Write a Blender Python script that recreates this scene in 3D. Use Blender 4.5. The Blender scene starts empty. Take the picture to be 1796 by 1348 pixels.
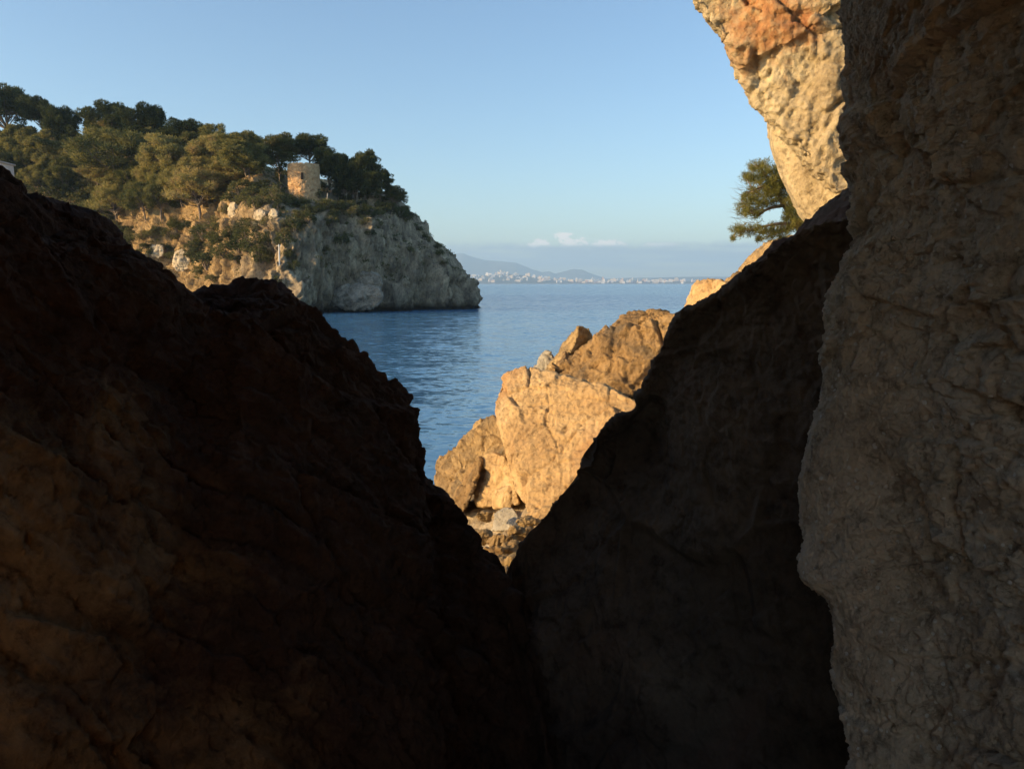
import bpy, bmesh, math, random
import numpy as np
from mathutils import Vector, Matrix
from mathutils.bvhtree import BVHTree

scene = bpy.context.scene
COL = scene.collection
R = math.radians

# ------------------------------------------------------------------ camera
F, CX, CY, HOR = 1400.0, 898.0, 674.0, 497.0
PITCH = math.atan((CY - HOR) / F)
cam_d = bpy.data.cameras.new('camera')
cam_d.sensor_fit = 'HORIZONTAL'; cam_d.sensor_width = 36.0
cam_d.lens = 36.0 * F / 1796.0
cam_d.clip_start = 0.05; cam_d.clip_end = 60000
cam = bpy.data.objects.new('camera', cam_d); COL.objects.link(cam)
cam.rotation_euler = (R(90) - PITCH, 0, 0)
scene.camera = cam
SEA = -4.9

def P(px, py, d):
    """world point seen at photo pixel (px,py), d metres ahead of the camera along +Y"""
    c, s = math.cos(PITCH), math.sin(PITCH)
    u, v = (px - CX) / F, (CY - py) / F
    y = c + v * s; z = -s + v * c
    k = d / y
    return np.array((u * k, d, z * k))

# ------------------------------------------------------------------ light
SUN_AZ, SUN_EL = 71.0, 13.0        # degrees left of straight-behind-the-camera, elevation
sdir = np.array((-math.sin(R(SUN_AZ)) * math.cos(R(SUN_EL)), -math.cos(R(SUN_AZ)) * math.cos(R(SUN_EL)), math.sin(R(SUN_EL))))
sl = bpy.data.lights.new('sun', 'SUN'); sl.energy = 3.4; sl.angle = R(0.5); sl.color = (1.0, 0.68, 0.33)
so = bpy.data.objects.new('sun', sl); COL.objects.link(so)
so.rotation_euler = Vector(sdir).to_track_quat('Z', 'Y').to_euler()
W = bpy.data.worlds.new('World'); scene.world = W; W.use_nodes = True
wn, wl = W.node_tree.nodes, W.node_tree.links
wn.clear()
wo = wn.new('ShaderNodeOutputWorld'); wb = wn.new('ShaderNodeBackground')
sky = wn.new('ShaderNodeTexSky'); sky.sky_type = 'NISHITA'; sky.sun_disc = False
sky.sun_elevation = R(SUN_EL)
sky.sun_rotation = math.atan2(sdir[0], sdir[1])
sky.altitude = 0; sky.air_density = 1.0; sky.dust_density = 0.9; sky.ozone_density = 2.6
wb.inputs['Strength'].default_value = 0.118
# a low bank of cloud over the far shore: direction-space noise, part of the sky itself
def wmath(op, a, b=None, clamp=False):
    m = wn.new('ShaderNodeMath'); m.operation = op; m.use_clamp = clamp
    for s_, v_ in zip(m.inputs, (a, b)):
        if v_ is None: continue
        if hasattr(v_, 'is_output'): wl.new(v_, s_)
        else: s_.default_value = v_
    return m.outputs[0]
def wnoise(scale, detail, mul):
    mp_ = wn.new('ShaderNodeMapping'); mp_.inputs['Scale'].default_value = mul; wl.new(wtc.outputs['Generated'], mp_.inputs['Vector'])
    n_ = wn.new('ShaderNodeTexNoise'); n_.inputs['Scale'].default_value = scale; n_.inputs['Detail'].default_value = detail; n_.inputs['Roughness'].default_value = 0.6
    wl.new(mp_.outputs[0], n_.inputs['Vector']); return n_.outputs['Fac']
def wramp(f, a, b, hi=1.0):
    m = wn.new('ShaderNodeMapRange'); m.interpolation_type = 'SMOOTHSTEP'; m.inputs[1].default_value = a; m.inputs[2].default_value = b; m.inputs[4].default_value = hi
    wl.new(f, m.inputs[0]); return m.outputs[0]
def wmix(f, a, b):
    m = wn.new('ShaderNodeMix'); m.data_type = 'RGBA'; wl.new(f, m.inputs[0]); wl.new(a, m.inputs[6])
    if hasattr(b, 'is_output'): wl.new(b, m.inputs[7])
    else: m.inputs[7].default_value = (*b, 1)
    return m.outputs[2]
wtc = wn.new('ShaderNodeTexCoord'); wsx = wn.new('ShaderNodeSeparateXYZ'); wl.new(wtc.outputs['Generated'], wsx.inputs[0])
el = wsx.outputs['Z']; az = wsx.outputs['X']
puff = wnoise(48, 7, (1, 1, 1.6)); band = wnoise(5, 5, (1, 1, 14))
# flat grey bank
bank = wmath('MULTIPLY', wramp(el, 0.012, 0.022), wmath('SUBTRACT', 1.0, wramp(wmath('ADD', el, wmath('MULTIPLY', wmath('ADD', puff, wmath('MULTIPLY', band, 0.8)), -0.016)), 0.026, 0.038)))
bank = wmath('MULTIPLY', bank, wramp(band, 0.30, 0.52, 0.9))
col = wmix(bank, sky.outputs[0], (1.45, 1.85, 2.25))
# sunlit cauliflower tops along the upper edge of the bank, biggest one right of the middle
hump = wmath('SUBTRACT', 1.0, wmath('MULTIPLY', wmath('ABSOLUTE', wmath('SUBTRACT', az, 0.064)), 14.0), True)
hump2 = wmath('SUBTRACT', 1.0, wmath('MULTIPLY', wmath('ABSOLUTE', wmath('SUBTRACT', az, 0.15)), 9.0), True)
top = wmath('ADD', 0.0455, wmath('MULTIPLY', wramp(puff, 0.36, 0.66), wmath('ADD', wmath('MULTIPLY', hump, 0.022), wmath('MULTIPLY', hump2, 0.010))))
lit = wmath('MULTIPLY', wramp(wmath('SUBTRACT', top, el), 0.0, 0.0035), wramp(wmath('ADD', el, wmath('MULTIPLY', puff, 0.012)), 0.049, 0.056))
lit = wmath('MULTIPLY', lit, wramp(wmath('ADD', hump, wmath('MULTIPLY', hump2, 0.4)), 0.0, 0.5))
col = wmix(lit, col, (4.7, 4.35, 3.9))
strk = wmath('MULTIPLY', wramp(wnoise(4, 5, (1, 1, 26)), 0.56, 0.66), wmath('MULTIPLY', wramp(el, 0.026, 0.030), wmath('SUBTRACT', 1.0, wramp(el, 0.036, 0.042))))
col = wmix(wmath('MULTIPLY', strk, 0.5), col, (3.2, 3.1, 2.9))
wl.new(col, wb.inputs['Color']); wl.new(wb.outputs[0], wo.inputs['Surface'])
scene.view_settings.view_transform = 'Standard'; scene.view_settings.look = 'None'
scene.view_settings.gamma = 1.0; scene.view_settings.exposure = 1.08
scene.cycles.use_denoising = True; scene.cycles.denoising_input_passes = 'RGB_ALBEDO_NORMAL'; scene.cycles.denoising_prefilter = 'ACCURATE'
scene.cycles.max_bounces = 8; scene.cycles.diffuse_bounces = 4; scene.cycles.volume_bounces = 1

# ------------------------------------------------------------------ noise (numpy)
_rng = np.random.RandomState(7)
_perm = np.tile(_rng.permutation(512), 3)
_grad = _rng.normal(size=(512, 3)); _grad /= np.linalg.norm(_grad, axis=1)[:, None]
def pn(p):
    p = np.asarray(p, float); i = np.floor(p).astype(int); f = p - i
    w = f * f * f * (f * (f * 6 - 15) + 10)
    i &= 511
    out = 0
    for dx in (0, 1):
        for dy in (0, 1):
            for dz in (0, 1):
                h = _perm[_perm[_perm[(i[:, 0] + dx) & 511] + ((i[:, 1] + dy) & 511)] + ((i[:, 2] + dz) & 511)]
                g = (_grad[h] * (f - (dx, dy, dz))).sum(1)
                wx = w[:, 0] if dx else 1 - w[:, 0]
                wy = w[:, 1] if dy else 1 - w[:, 1]
                wz = w[:, 2] if dz else 1 - w[:, 2]
                out = out + g * wx * wy * wz
    return out * 1.5
def fbm(p, o=4, gain=0.5):
    a, t, p = 1.0, 0, np.asarray(p, float)
    for k in range(o):
        t = t + a * pn(p * 2.03 ** k + 17.3 * k); a *= gain
    return t
def ridged(p, o=4, gain=0.5):
    a, t, p = 1.0, 0, np.asarray(p, float)
    for k in range(o):
        t = t + a * (0.6 - 2 * np.abs(pn(p * 2.07 ** k + 9.1 * k))); a *= gain
    return t
def cells(p, seed=0):
    """(distance to nearest, second nearest, random of nearest) of a jittered cell pattern"""
    p = np.asarray(p, float); i = np.floor(p).astype(int)
    d1 = np.full(len(p), 9.0); d2 = d1.copy(); r = np.zeros(len(p)); s1 = np.zeros((len(p), 3))
    for dx in (-1, 0, 1):
        for dy in (-1, 0, 1):
            for dz in (-1, 0, 1):
                j = i + (dx, dy, dz)
                h = _perm[_perm[_perm[(j[:, 0] + seed) & 511] + (j[:, 1] & 511)] + (j[:, 2] & 511)]
                c = j + 0.5 + 0.42 * _grad[h]
                d = np.linalg.norm(p - c, axis=1)
                n = d < d1
                d2 = np.where(n, d1, np.minimum(d2, d)); r = np.where(n, h / 511.0, r); s1 = np.where(n[:, None], c, s1)
                d1 = np.where(n, d, d1)
    return d1, d2, r, s1

def facets(p, size, seed, warp=0.25):
    """broken, chipped faces: every cell is a plane tilted its own way"""
    q = np.asarray(p, float) / size
    if warp: q = q + warp * np.stack([pn(q * 0.9 + seed), pn(q * 0.9 + seed + 40), pn(q * 0.9 + seed + 80)], 1)
    d1, d2, r, s = cells(q, seed)
    g = _grad[np.minimum((r * 511).round().astype(int), 511)]
    return size * (((q - s) * g).sum(1) * 0.6 + (r - 0.5) * 0.40) * np.clip((d2 - d1) * 13.0, 0, 1), d2 - d1

# ------------------------------------------------------------------ mesh helpers
def mesh_np(name, v, f, smooth=True):
    v = np.asarray(v, np.float32); f = np.asarray(f, np.int32)
    me = bpy.data.meshes.new(name)
    n, k = f.shape
    me.vertices.add(len(v)); me.vertices.foreach_set('co', v.ravel())
    me.loops.add(n * k); me.loops.foreach_set('vertex_index', f.ravel())
    me.polygons.add(n)
    me.polygons.foreach_set('loop_start', np.arange(0, n * k, k, dtype=np.int32))
    me.polygons.foreach_set('use_smooth', np.full(n, smooth, dtype=bool))
    me.update(calc_edges=True); me.validate()
    return me
def link(name, me, mat=None, parent=None, loc=None):
    o = bpy.data.objects.new(name, me); COL.objects.link(o)
    if mat is not None and me is not None and not me.materials: me.materials.append(mat)
    if parent is not None: o.parent = parent
    if loc is not None: o.location = loc
    return o
def tag(o, label=None, cat=None, group=None, kind=None):
    if label: o['label'] = label
    if cat: o['category'] = cat
    if group: o['group'] = group
    if kind: o['kind'] = kind
    return o
def dup_tree(o, parent=None):
    c = o.copy(); COL.objects.link(c); c.parent = parent
    for ch in list(o.children): dup_tree(ch, c)
    return c

def cr(a, n, axis):
    """Catmull-Rom resample of array a along axis to n samples"""
    a = np.moveaxis(np.asarray(a, float), axis, 0); m = a.shape[0]
    t = np.linspace(0, m - 1, n); i = np.clip(np.floor(t).astype(int), 0, m - 2); u = (t - i).reshape((-1,) + (1,) * (a.ndim - 1))
    g = lambda k: a[np.clip(k, 0, m - 1)]
    p0, p1, p2, p3 = g(i - 1), g(i), g(i + 1), g(i + 2)
    o = 0.5 * (2 * p1 + (p2 - p0) * u + (2 * p0 - 5 * p1 + 4 * p2 - p3) * u ** 2 + (3 * p1 - p0 - 3 * p2 + p3) * u ** 3)
    return np.moveaxis(o, 0, axis)
def grid_faces(nu, nv, wrap=False):
    i = np.arange(nu - 1)[:, None]; j = np.arange(nv if wrap else nv - 1)[None, :]; j2 = (j + 1) % nv
    return np.stack([i * nv + j, i * nv + j2, (i + 1) * nv + j2, (i + 1) * nv + j], -1).reshape(-1, 4)
def grid_normals(G, wrap=False):
    du = np.gradient(G, axis=0)
    if wrap: dv = np.roll(G, -1, 1) - np.roll(G, 1, 1)
    else: dv = np.gradient(G, axis=1)
    n = np.cross(du, dv); n /= np.linalg.norm(n, axis=2)[:, :, None] + 1e-12
    return n

# ------------------------------------------------------------------ material helpers
def new_mat(name):
    m = bpy.data.materials.new(name); m.use_nodes = True
    nt = m.node_tree; b = nt.nodes['Principled BSDF']
    return m, nt, nt.nodes, nt.links, b
def noise_n(nt, vec, scale, detail=6, rough=0.6, dist=0.0):
    n = nt.nodes.new('ShaderNodeTexNoise'); n.inputs['Scale'].default_value = scale
    n.inputs['Detail'].default_value = detail; n.inputs['Roughness'].default_value = rough; n.inputs['Distortion'].default_value = dist
    nt.links.new(vec, n.inputs['Vector']); return n
def ramp_n(nt, fac, stops):
    r = nt.nodes.new('ShaderNodeValToRGB'); e = r.color_ramp.elements
    while len(e) < len(stops): e.new(0.5)
    for el, (p, c) in zip(e, stops):
        el.position = p; el.color = (*c, 1) if len(c) == 3 else c
    nt.links.new(fac, r.inputs['Fac']); return r
def mix_n(nt, fac, a, b, mode='MIX'):
    m = nt.nodes.new('ShaderNodeMix'); m.data_type = 'RGBA'; m.blend_type = mode
    for s, val in ((m.inputs[0], fac), (m.inputs[6], a), (m.inputs[7], b)):
        if hasattr(val, 'is_output'): nt.links.new(val, s)
        elif isinstance(val, (int, float)): s.default_value = val
        else: s.default_value = (*val, 1)
    return m.outputs[2]
def math_n(nt, op, a, b=None, clamp=False):
    m = nt.nodes.new('ShaderNodeMath'); m.operation = op; m.use_clamp = clamp
    for s, val in zip(m.inputs, (a, b)):
        if val is None: continue
        if hasattr(val, 'is_output'): nt.links.new(val, s)
        else: s.default_value = val
    return m.outputs[0]

def rock_mat(name, c, scale=1.0, bump=0.5, bdist=0.05, rough=0.95, stretch=(1, 1, 1), pits=0.5, stain=None, extra=None, vary=False):
    """c: dark, mid, light colours"""
    m, nt, N, L, b = new_mat(name)
    tc = N.new('ShaderNodeTexCoord'); mp = N.new('ShaderNodeMapping'); mp.inputs['Scale'].default_value = stretch
    L.new(tc.outputs['Object'], mp.inputs['Vector']); v = mp.outputs[0]
    n1 = noise_n(nt, v, 0.9 * scale, 8, 0.62, 0.4)
    r1 = ramp_n(nt, n1.outputs['Fac'], [(0.30, c[0]), (0.5, c[1]), (0.70, c[2])])
    n2 = noise_n(nt, v, 7 * scale, 8, 0.7)
    r2 = ramp_n(nt, n2.outputs['Fac'], [(0.34, (0.42, 0.38, 0.35)), (0.48, (0.95, 0.95, 0.95)), (0.64, (1.2, 1.17, 1.12))])
    col = mix_n(nt, 0.85, r1.outputs[0], r2.outputs[0], 'MULTIPLY')
    if stain:
        sc, thr, scol = stain
        n3 = noise_n(nt, v, sc, 5, 0.55, 0.6)
        r3 = ramp_n(nt, n3.outputs['Fac'], [(thr, (0, 0, 0)), (thr + 0.12, (0.8, 0.8, 0.8))])
        col = mix_n(nt, r3.outputs[0], col, scol)
    oi = N.new('ShaderNodeObjectInfo')
    tone = ramp_n(nt, oi.outputs['Random'], [(0.0, (0.86, 0.80, 0.74)), (0.5, (1.0, 1.0, 1.0)), (1.0, (1.08, 1.10, 1.08))])
    if vary: col = mix_n(nt, 1.0, col, tone.outputs[0], 'MULTIPLY')
    if extra: col = extra(nt, tc.outputs['Object'], col)
    vo = N.new('ShaderNodeTexVoronoi'); vo.inputs['Scale'].default_value = 9 * scale; L.new(v, vo.inputs['Vector'])
    n4 = noise_n(nt, v, 22 * scale, 10, 0.72)
    h = math_n(nt, 'ADD', n4.outputs['Fac'], math_n(nt, 'MULTIPLY', vo.outputs['Distance'], pits))
    h = math_n(nt, 'ADD', h, math_n(nt, 'MULTIPLY', n2.outputs['Fac'], 1.2))
    bp = N.new('ShaderNodeBump'); bp.inputs['Strength'].default_value = bump; bp.inputs['Distance'].default_value = bdist
    L.new(h, bp.inputs['Height']); L.new(bp.outputs[0], b.inputs['Normal'])
    L.new(col, b.inputs['Base Color']); b.inputs['Roughness'].default_value = rough
    b.inputs['Specular IOR Level'].default_value = 0.12
    return m

def leaf_mat(name, c1, c2, dead=(0.12, 0.08, 0.04), vscale=7.0):
    m, nt, N, L, b = new_mat(name)
    tc = N.new('ShaderNodeTexCoord'); n = noise_n(nt, tc.outputs['Object'], vscale, 3)
    oi = N.new('ShaderNodeObjectInfo')
    f = math_n(nt, 'ADD', n.outputs['Fac'], math_n(nt, 'MULTIPLY', math_n(nt, 'SUBTRACT', oi.outputs['Random'], 0.5), 0.35))
    r = ramp_n(nt, f, [(0.32, c1), (0.58, c2), (0.8, dead)])
    L.new(r.outputs[0], b.inputs['Base Color']); b.inputs['Roughness'].default_value = 0.75
    b.inputs['Specular IOR Level'].default_value = 0.2
    tr = N.new('ShaderNodeBsdfTranslucent'); L.new(r.outputs[0], tr.inputs['Color'])
    mx = N.new('ShaderNodeMixShader'); mx.inputs[0].default_value = 0.35
    L.new(b.outputs[0], mx.inputs[1]); L.new(tr.outputs[0], mx.inputs[2])
    L.new(mx.outputs[0], N['Material Output'].inputs['Surface'])
    return m
def bark_mat(name, c1, c2):
    m, nt, N, L, b = new_mat(name)
    tc = N.new('ShaderNodeTexCoord'); n = noise_n(nt, tc.outputs['Object'], 6, 6)
    r = ramp_n(nt, n.outputs['Fac'], [(0.3, c1), (0.7, c2)])
    L.new(r.outputs[0], b.inputs['Base Color']); b.inputs['Roughness'].default_value = 0.9
    return m

# ================================================================== STRUCTURE
# ------------------------------------------------------------------ sea
def build_sea():
    ys = np.concatenate([np.linspace(2, 60, 60), np.geomspace(62, 45000, 60)])
    us = np.linspace(-1, 1, 41)
    G = np.zeros((len(ys), len(us), 3))
    for i, y in enumerate(ys): G[i, :, 0] = us * (60 + 1.6 * y); G[i, :, 1] = y; G[i, :, 2] = SEA
    me = mesh_np('sea', G.reshape(-1, 3), grid_faces(len(ys), len(us))[:, ::-1])
    m, nt, N, L, b = new_mat('sea_water')
    tc = N.new('ShaderNodeTexCoord'); mp = N.new('ShaderNodeMapping'); mp.inputs['Scale'].default_value = (0.55, 1.0, 1.0)
    mp.inputs['Rotation'].default_value = (0, 0, R(12))
    L.new(tc.outputs['Object'], mp.inputs['Vector'])
    def wav(scale, det):
        n = noise_n(nt, mp.outputs[0], scale, det, 0.55, 0.2); v = N.new('ShaderNodeVectorMath'); v.operation = 'SUBTRACT'
        L.new(n.outputs['Color'], v.inputs[0]); v.inputs[1].default_value = (0.5, 0.5, 0.5); return v.outputs[0]
    def vm(op, a, b):
        v = N.new('ShaderNodeVectorMath'); v.operation = op
        L.new(a, v.inputs[0])
        if op == 'SCALE':
            if hasattr(b, 'is_output'): L.new(b, v.inputs[3])
            else: v.inputs[3].default_value = b
        elif hasattr(b, 'is_output'): L.new(b, v.inputs[1])
        else: v.inputs[1].default_value = b
        return v.outputs[0]
    n3 = noise_n(nt, mp.outputs[0], 0.035, 4, 0.6)
    w = vm('ADD', vm('SCALE', wav(4.0, 3), 0.55), vm('ADD', vm('SCALE', wav(1.4, 3), 0.50), vm('SCALE', wav(0.3, 3), 0.16)))
    w = vm('SCALE', w, math_n(nt, 'ADD', 0.25, math_n(nt, 'MULTIPLY', n3.outputs['Fac'], 1.3)))
    sy = N.new('ShaderNodeSeparateXYZ'); L.new(tc.outputs['Object'], sy.inputs[0])
    w = vm('SCALE', w, math_n(nt, 'ADD', 0.6, math_n(nt, 'MULTIPLY', math_n(nt, 'MULTIPLY', sy.outputs['Y'], 0.004, True), 2.4)))
    w = vm('MULTIPLY', w, (0.7, 1.0, 0.0))
    nr = vm('NORMALIZE', vm('ADD', w, (0, 0, 1)), (0, 0, 0))
    L.new(nr, b.inputs['Normal'])
    b.inputs['Base Color'].default_value = (0.06, 0.19, 0.34, 1)
    b.inputs['Roughness'].default_value = 0.12; b.inputs['IOR'].default_value = 1.333
    tag(link('sea', me, m), kind='structure')
build_sea()

# ------------------------------------------------------------------ headland across the cove
HS = [
 [(-500,540,205),(-500,500,207),(-500,440,210),(-500,380,214),(-500,330,222),(-500,280,235),(-500,270,290)],
 [(-200,541,198),(-200,490,200),(-200,430,203),(-200,370,207),(-200,320,214),(-200,272,226),(-200,268,285)],
 [(0,542,188),(0,480,190),(0,410,193),(0,350,197),(0,300,204),(0,252,216),(0,250,275)],
 [(130,543,177),(130,465,179),(130,402,182),(130,355,187),(130,300,195),(130,252,208),(130,250,265)],
 [(250,545,163),(250,470,165),(250,412,168),(250,376,173),(250,318,182),(250,268,197),(250,266,255)],
 [(350,547,149),(350,485,151),(350,424,154),(350,382,159),(350,328,168),(350,280,184),(350,278,248)],
 [(430,550,137),(435,480,138.5),(430,415,142),(425,378,148),(420,338,157),(420,295,173),(420,292,240)],
 [(485,552,130),(487,470,131.5),(484,400,134),(480,368,139),(480,346,147),(480,312,162),(480,308,230)],
 [(565,549,133),(560,460,136),(555,385,139),(555,364,143),(550,350,150),(555,330,162),(560,328,225)],
 [(660,546,139),(645,450,143),(635,384,147),(632,366,150),(628,354,155),(630,350,165),(630,354,215)],
 [(740,543,147),(720,450,150),(700,388,153),(690,368,155),(685,358,160),(680,354,168),(675,364,205)],
 [(810,541,154),(790,470,156),(755,422,158),(725,387,160),(710,372,164),(700,370,170),(690,382,200)],
 [(845,540,160),(840,510,161),(802,464,163),(762,427,165),(737,402,167),(718,387,172),(705,397,198)],
 [(835,536,170),(820,505,172),(785,460,173),(755,430,174),(730,405,175),(712,395,180),(700,405,195)],
 [(780,527,200),(770,500,198),(740,460,196),(725,430,194),(712,415,192),(705,405,190),(700,410,190)],
]
def build_headland():
    C = np.array([[P(*q) for q in s] for s in HS])
    low = C[:, :1].copy(); low[:, :, 2] = SEA - 1.5
    C[:, 0, 2] = SEA + 0.2
    C = np.concatenate([low, C], 1)
    G = cr(cr(C, 640, 0), 250, 1)
    n = grid_normals(G)
    if n[:, 60, 1].mean() > 0: n = -n
    p = G.reshape(-1, 3); nn = n.reshape(-1, 3)
    steep = np.clip((0.85 - np.abs(nn[:, 2])) / 0.5, 0, 1)
    q = p * (1, 1, 0.32)
    d = 3.0 * fbm(q / 13 + 3, 3) + steep * (2.0 * ridged(q / 6.5 + 5, 4) + 0.85 * ridged(q / 2.4, 4, 0.6))
    d1, d2, r, _ = cells(q / 3.4 + 0.35 * fbm(p / 3, 2)[:, None])
    d += steep * (1.2 * (r - 0.5) - 0.5 * np.exp(-((d2 - d1) / 0.10) ** 2))
    f1, g1 = facets(q, 2.6, 61, 0.4); f2, _ = facets(p * (1, 1, 0.6), 0.95, 63, 0.3)
    d += (0.25 + 0.75 * steep) * (0.75 * f1 + 0.8 * f2) - 0.6 * steep * np.exp(-(g1 / 0.06) ** 2) * (pn(p / 6) > -0.1)
    d += 0.08 * fbm(p / 0.8, 3)
    fade = np.clip((p[:, 2] - SEA + 1.0) / 2.5, 0.15, 1)
    # dark wave-cut notch along the waterline
    notch = np.exp(-((p[:, 2] - SEA - 0.8) / 0.9) ** 2)
    p2 = p + nn * (d * fade - 0.9 * notch * steep)[:, None]
    p2[:, 2] = np.maximum(p2[:, 2], SEA - 2)
    me = mesh_np('headland', p2, grid_faces(*G.shape[:2]))
    def extra(nt, v, col):
        N, L = nt.nodes, nt.links
        g = N.new('ShaderNodeNewGeometry'); s = N.new('ShaderNodeSeparateXYZ'); L.new(g.outputs['True Normal'], s.inputs[0])
        nz = math_n(nt, 'ABSOLUTE', s.outputs['Z'])
        nn1 = noise_n(nt, v, 0.25, 5, 0.65)
        f = math_n(nt, 'ADD', nz, math_n(nt, 'MULTIPLY', nn1.outputs['Fac'], 0.9))
        rr = ramp_n(nt, f, [(1.02, (0, 0, 0)), (1.10, (1, 1, 1))])
        n5 = noise_n(nt, v, 1.3, 5, 0.7)
        soil = ramp_n(nt, n5.outputs['Fac'], [(0.35, (0.05, 0.055, 0.025)), (0.55, (0.11, 0.10, 0.05)), (0.7, (0.26, 0.20, 0.11))])
        col = mix_n(nt, rr.outputs[0], col, soil.outputs[0])
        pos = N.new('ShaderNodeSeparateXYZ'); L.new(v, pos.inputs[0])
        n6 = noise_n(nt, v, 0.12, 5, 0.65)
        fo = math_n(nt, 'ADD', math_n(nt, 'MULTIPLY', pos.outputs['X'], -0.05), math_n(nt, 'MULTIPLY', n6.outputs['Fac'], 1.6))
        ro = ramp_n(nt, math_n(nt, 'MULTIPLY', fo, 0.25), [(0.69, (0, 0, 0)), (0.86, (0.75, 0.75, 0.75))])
        col = mix_n(nt, ro.outputs[0], col, mix_n(nt, 1.0, col, (1.15, 0.95, 0.62), 'MULTIPLY'))  # gold of the sunlight painted into the rock colour on the left flank
        # wet black band at the waterline
        w = math_n(nt, 'ADD', pos.outputs['Z'], math_n(nt, 'MULTIPLY', nn1.outputs['Fac'], -1.2))
        wr = ramp_n(nt, math_n(nt, 'MULTIPLY', math_n(nt, 'SUBTRACT', w, SEA - 0.6), 0.4, True), [(0.2, (1, 1, 1)), (0.6, (0, 0, 0))])
        return mix_n(nt, wr.outputs[0], col, (0.03, 0.028, 0.024))
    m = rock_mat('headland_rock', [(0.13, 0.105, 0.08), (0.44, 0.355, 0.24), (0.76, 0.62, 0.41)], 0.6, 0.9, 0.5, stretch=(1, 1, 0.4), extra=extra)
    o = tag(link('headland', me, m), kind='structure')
    return me, BVHTree.FromPolygons([tuple(x) for x in p2], [tuple(x) for x in grid_faces(*G.shape[:2])])
head_me, HEAD = build_headland()
def on_head(px, py):
    d = Vector(P(px, py, 1.0)); d.normalize()
    h = HEAD.ray_cast(Vector((0, 0, 0)), d)
    return h[0]

# ------------------------------------------------------------------ far coast: land, hills
def ridge_land(name, prof, y0, depth, mat, jag):
    """terrain whose skyline follows prof [(px,py)], y0 front distance"""
    xs = np.arange(prof[0][0], prof[-1][0] + 1, 2.0)
    hp = np.interp(xs, [a for a, _ in prof], [b for _, b in prof])
    nv = 24; G = np.zeros((len(xs), nv, 3))
    for j in range(nv):
        t = j / (nv - 1); y = y0 + depth * t
        prf = math.sin(math.pi * min(t * 1.15, 1.0)) ** 0.8 if t < 0.87 else math.sin(math.pi * min(t * 1.15, 1.0))
        k = (xs - CX) / F * (y0 + depth * 0.43)
        G[:, j, 0] = k; G[:, j, 1] = y
        H = (HOR - hp) / F * (y0 + depth * 0.43)
        nz = fbm(np.stack([k / (depth * 0.22), np.full_like(k, y / (depth * 0.22)), np.zeros_like(k)], 1), 4)
        G[:, j, 2] = SEA + max(prf, 0) * (H - SEA) * (1 + jag * nz * (1 if t < 0.85 else 0))
    G[:, 0, 2] = SEA - 3
    me = mesh_np(name, G.reshape(-1, 3), grid_faces(*G.shape[:2]))
    return tag(link(name, me, mat), kind='structure')
hill_m, nt, N, L, b = new_mat('hill_scrub')
tc = N.new('ShaderNodeTexCoord'); n = noise_n(nt, tc.outputs['Object'], 0.004, 6, 0.65)
r = ramp_n(nt, n.outputs['Fac'], [(0.35, (0.05, 0.06, 0.035)), (0.6, (0.11, 0.10, 0.065)), (0.75, (0.22, 0.19, 0.14))])
L.new(r.outputs[0], b.inputs['Base Color']); b.inputs['Roughness'].default_value = 1
ridge_land('far_hills', [(640,470),(700,455),(760,452),(800,448),(815,447),(835,455),(862,460),(880,461),(905,463),(930,472),(950,478),(962,476),(972,480),(985,477),(1002,473),(1018,474),(1040,482),(1062,489),(1090,491),(1200,492),(1400,492)], 15500, 4500, hill_m, 0.10)
ridge_land('low_hills', [(640,490),(900,491),(1040,490),(1100,487.5),(1180,486),(1260,485.5),(1330,487),(1420,487),(1600,489)], 12500, 2500, hill_m, 0.05)
CITY = [(700,489),(800,486),(820,484),(850,483),(875,481),(890,480.5),(915,483),(940,486),(970,490),(1010,492.5),(1100,492),(1200,493),(1320,494),(1500,494)]
coast = ridge_land('coast_terrain', CITY, 9000, 2200, hill_m, 0.08)
cm = coast.data
COAST = BVHTree.FromPolygons([v.co[:] for v in cm.vertices], [p.vertices[:] for p in cm.polygons])

# ------------------------------------------------------------------ foreground: rock we look through
def tube_grid(C, nu, nv, seen):
    G = cr(C, nu, 0)
    m = G.shape[1]; a_, b_ = seen; k_ = int(nv * 0.84)
    t = np.concatenate([np.linspace(a_, b_, k_, endpoint=False), np.linspace(b_, m + a_, nv - k_, endpoint=False)]) % m
    i = np.floor(t).astype(int); u = (t - i)[None, :, None]
    p0, p1, p2, p3 = G[:, (i - 1) % m], G[:, i % m], G[:, (i + 1) % m], G[:, (i + 2) % m]
    return 0.5 * (2 * p1 + (p2 - p0) * u + (2 * p0 - 5 * p1 + 4 * p2 - p3) * u ** 2 + (3 * p1 - p0 - 3 * p2 + p3) * u ** 3)
def tube_disp(G, disp):
    n = grid_normals(G, True)
    if ((G - G.mean(1, keepdims=True)) * n).sum() < 0: n = -n
    return G.reshape(-1, 3) + n.reshape(-1, 3) * disp(G.reshape(-1, 3))[:, None]
def pix(p):
    c, s_ = math.cos(PITCH), math.sin(PITCH)
    f = p[:, 1] * c - p[:, 2] * s_; v = p[:, 1] * s_ + p[:, 2] * c
    return np.stack([CX + F * p[:, 0] / f, CY - F * v / f], 1), f
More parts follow.
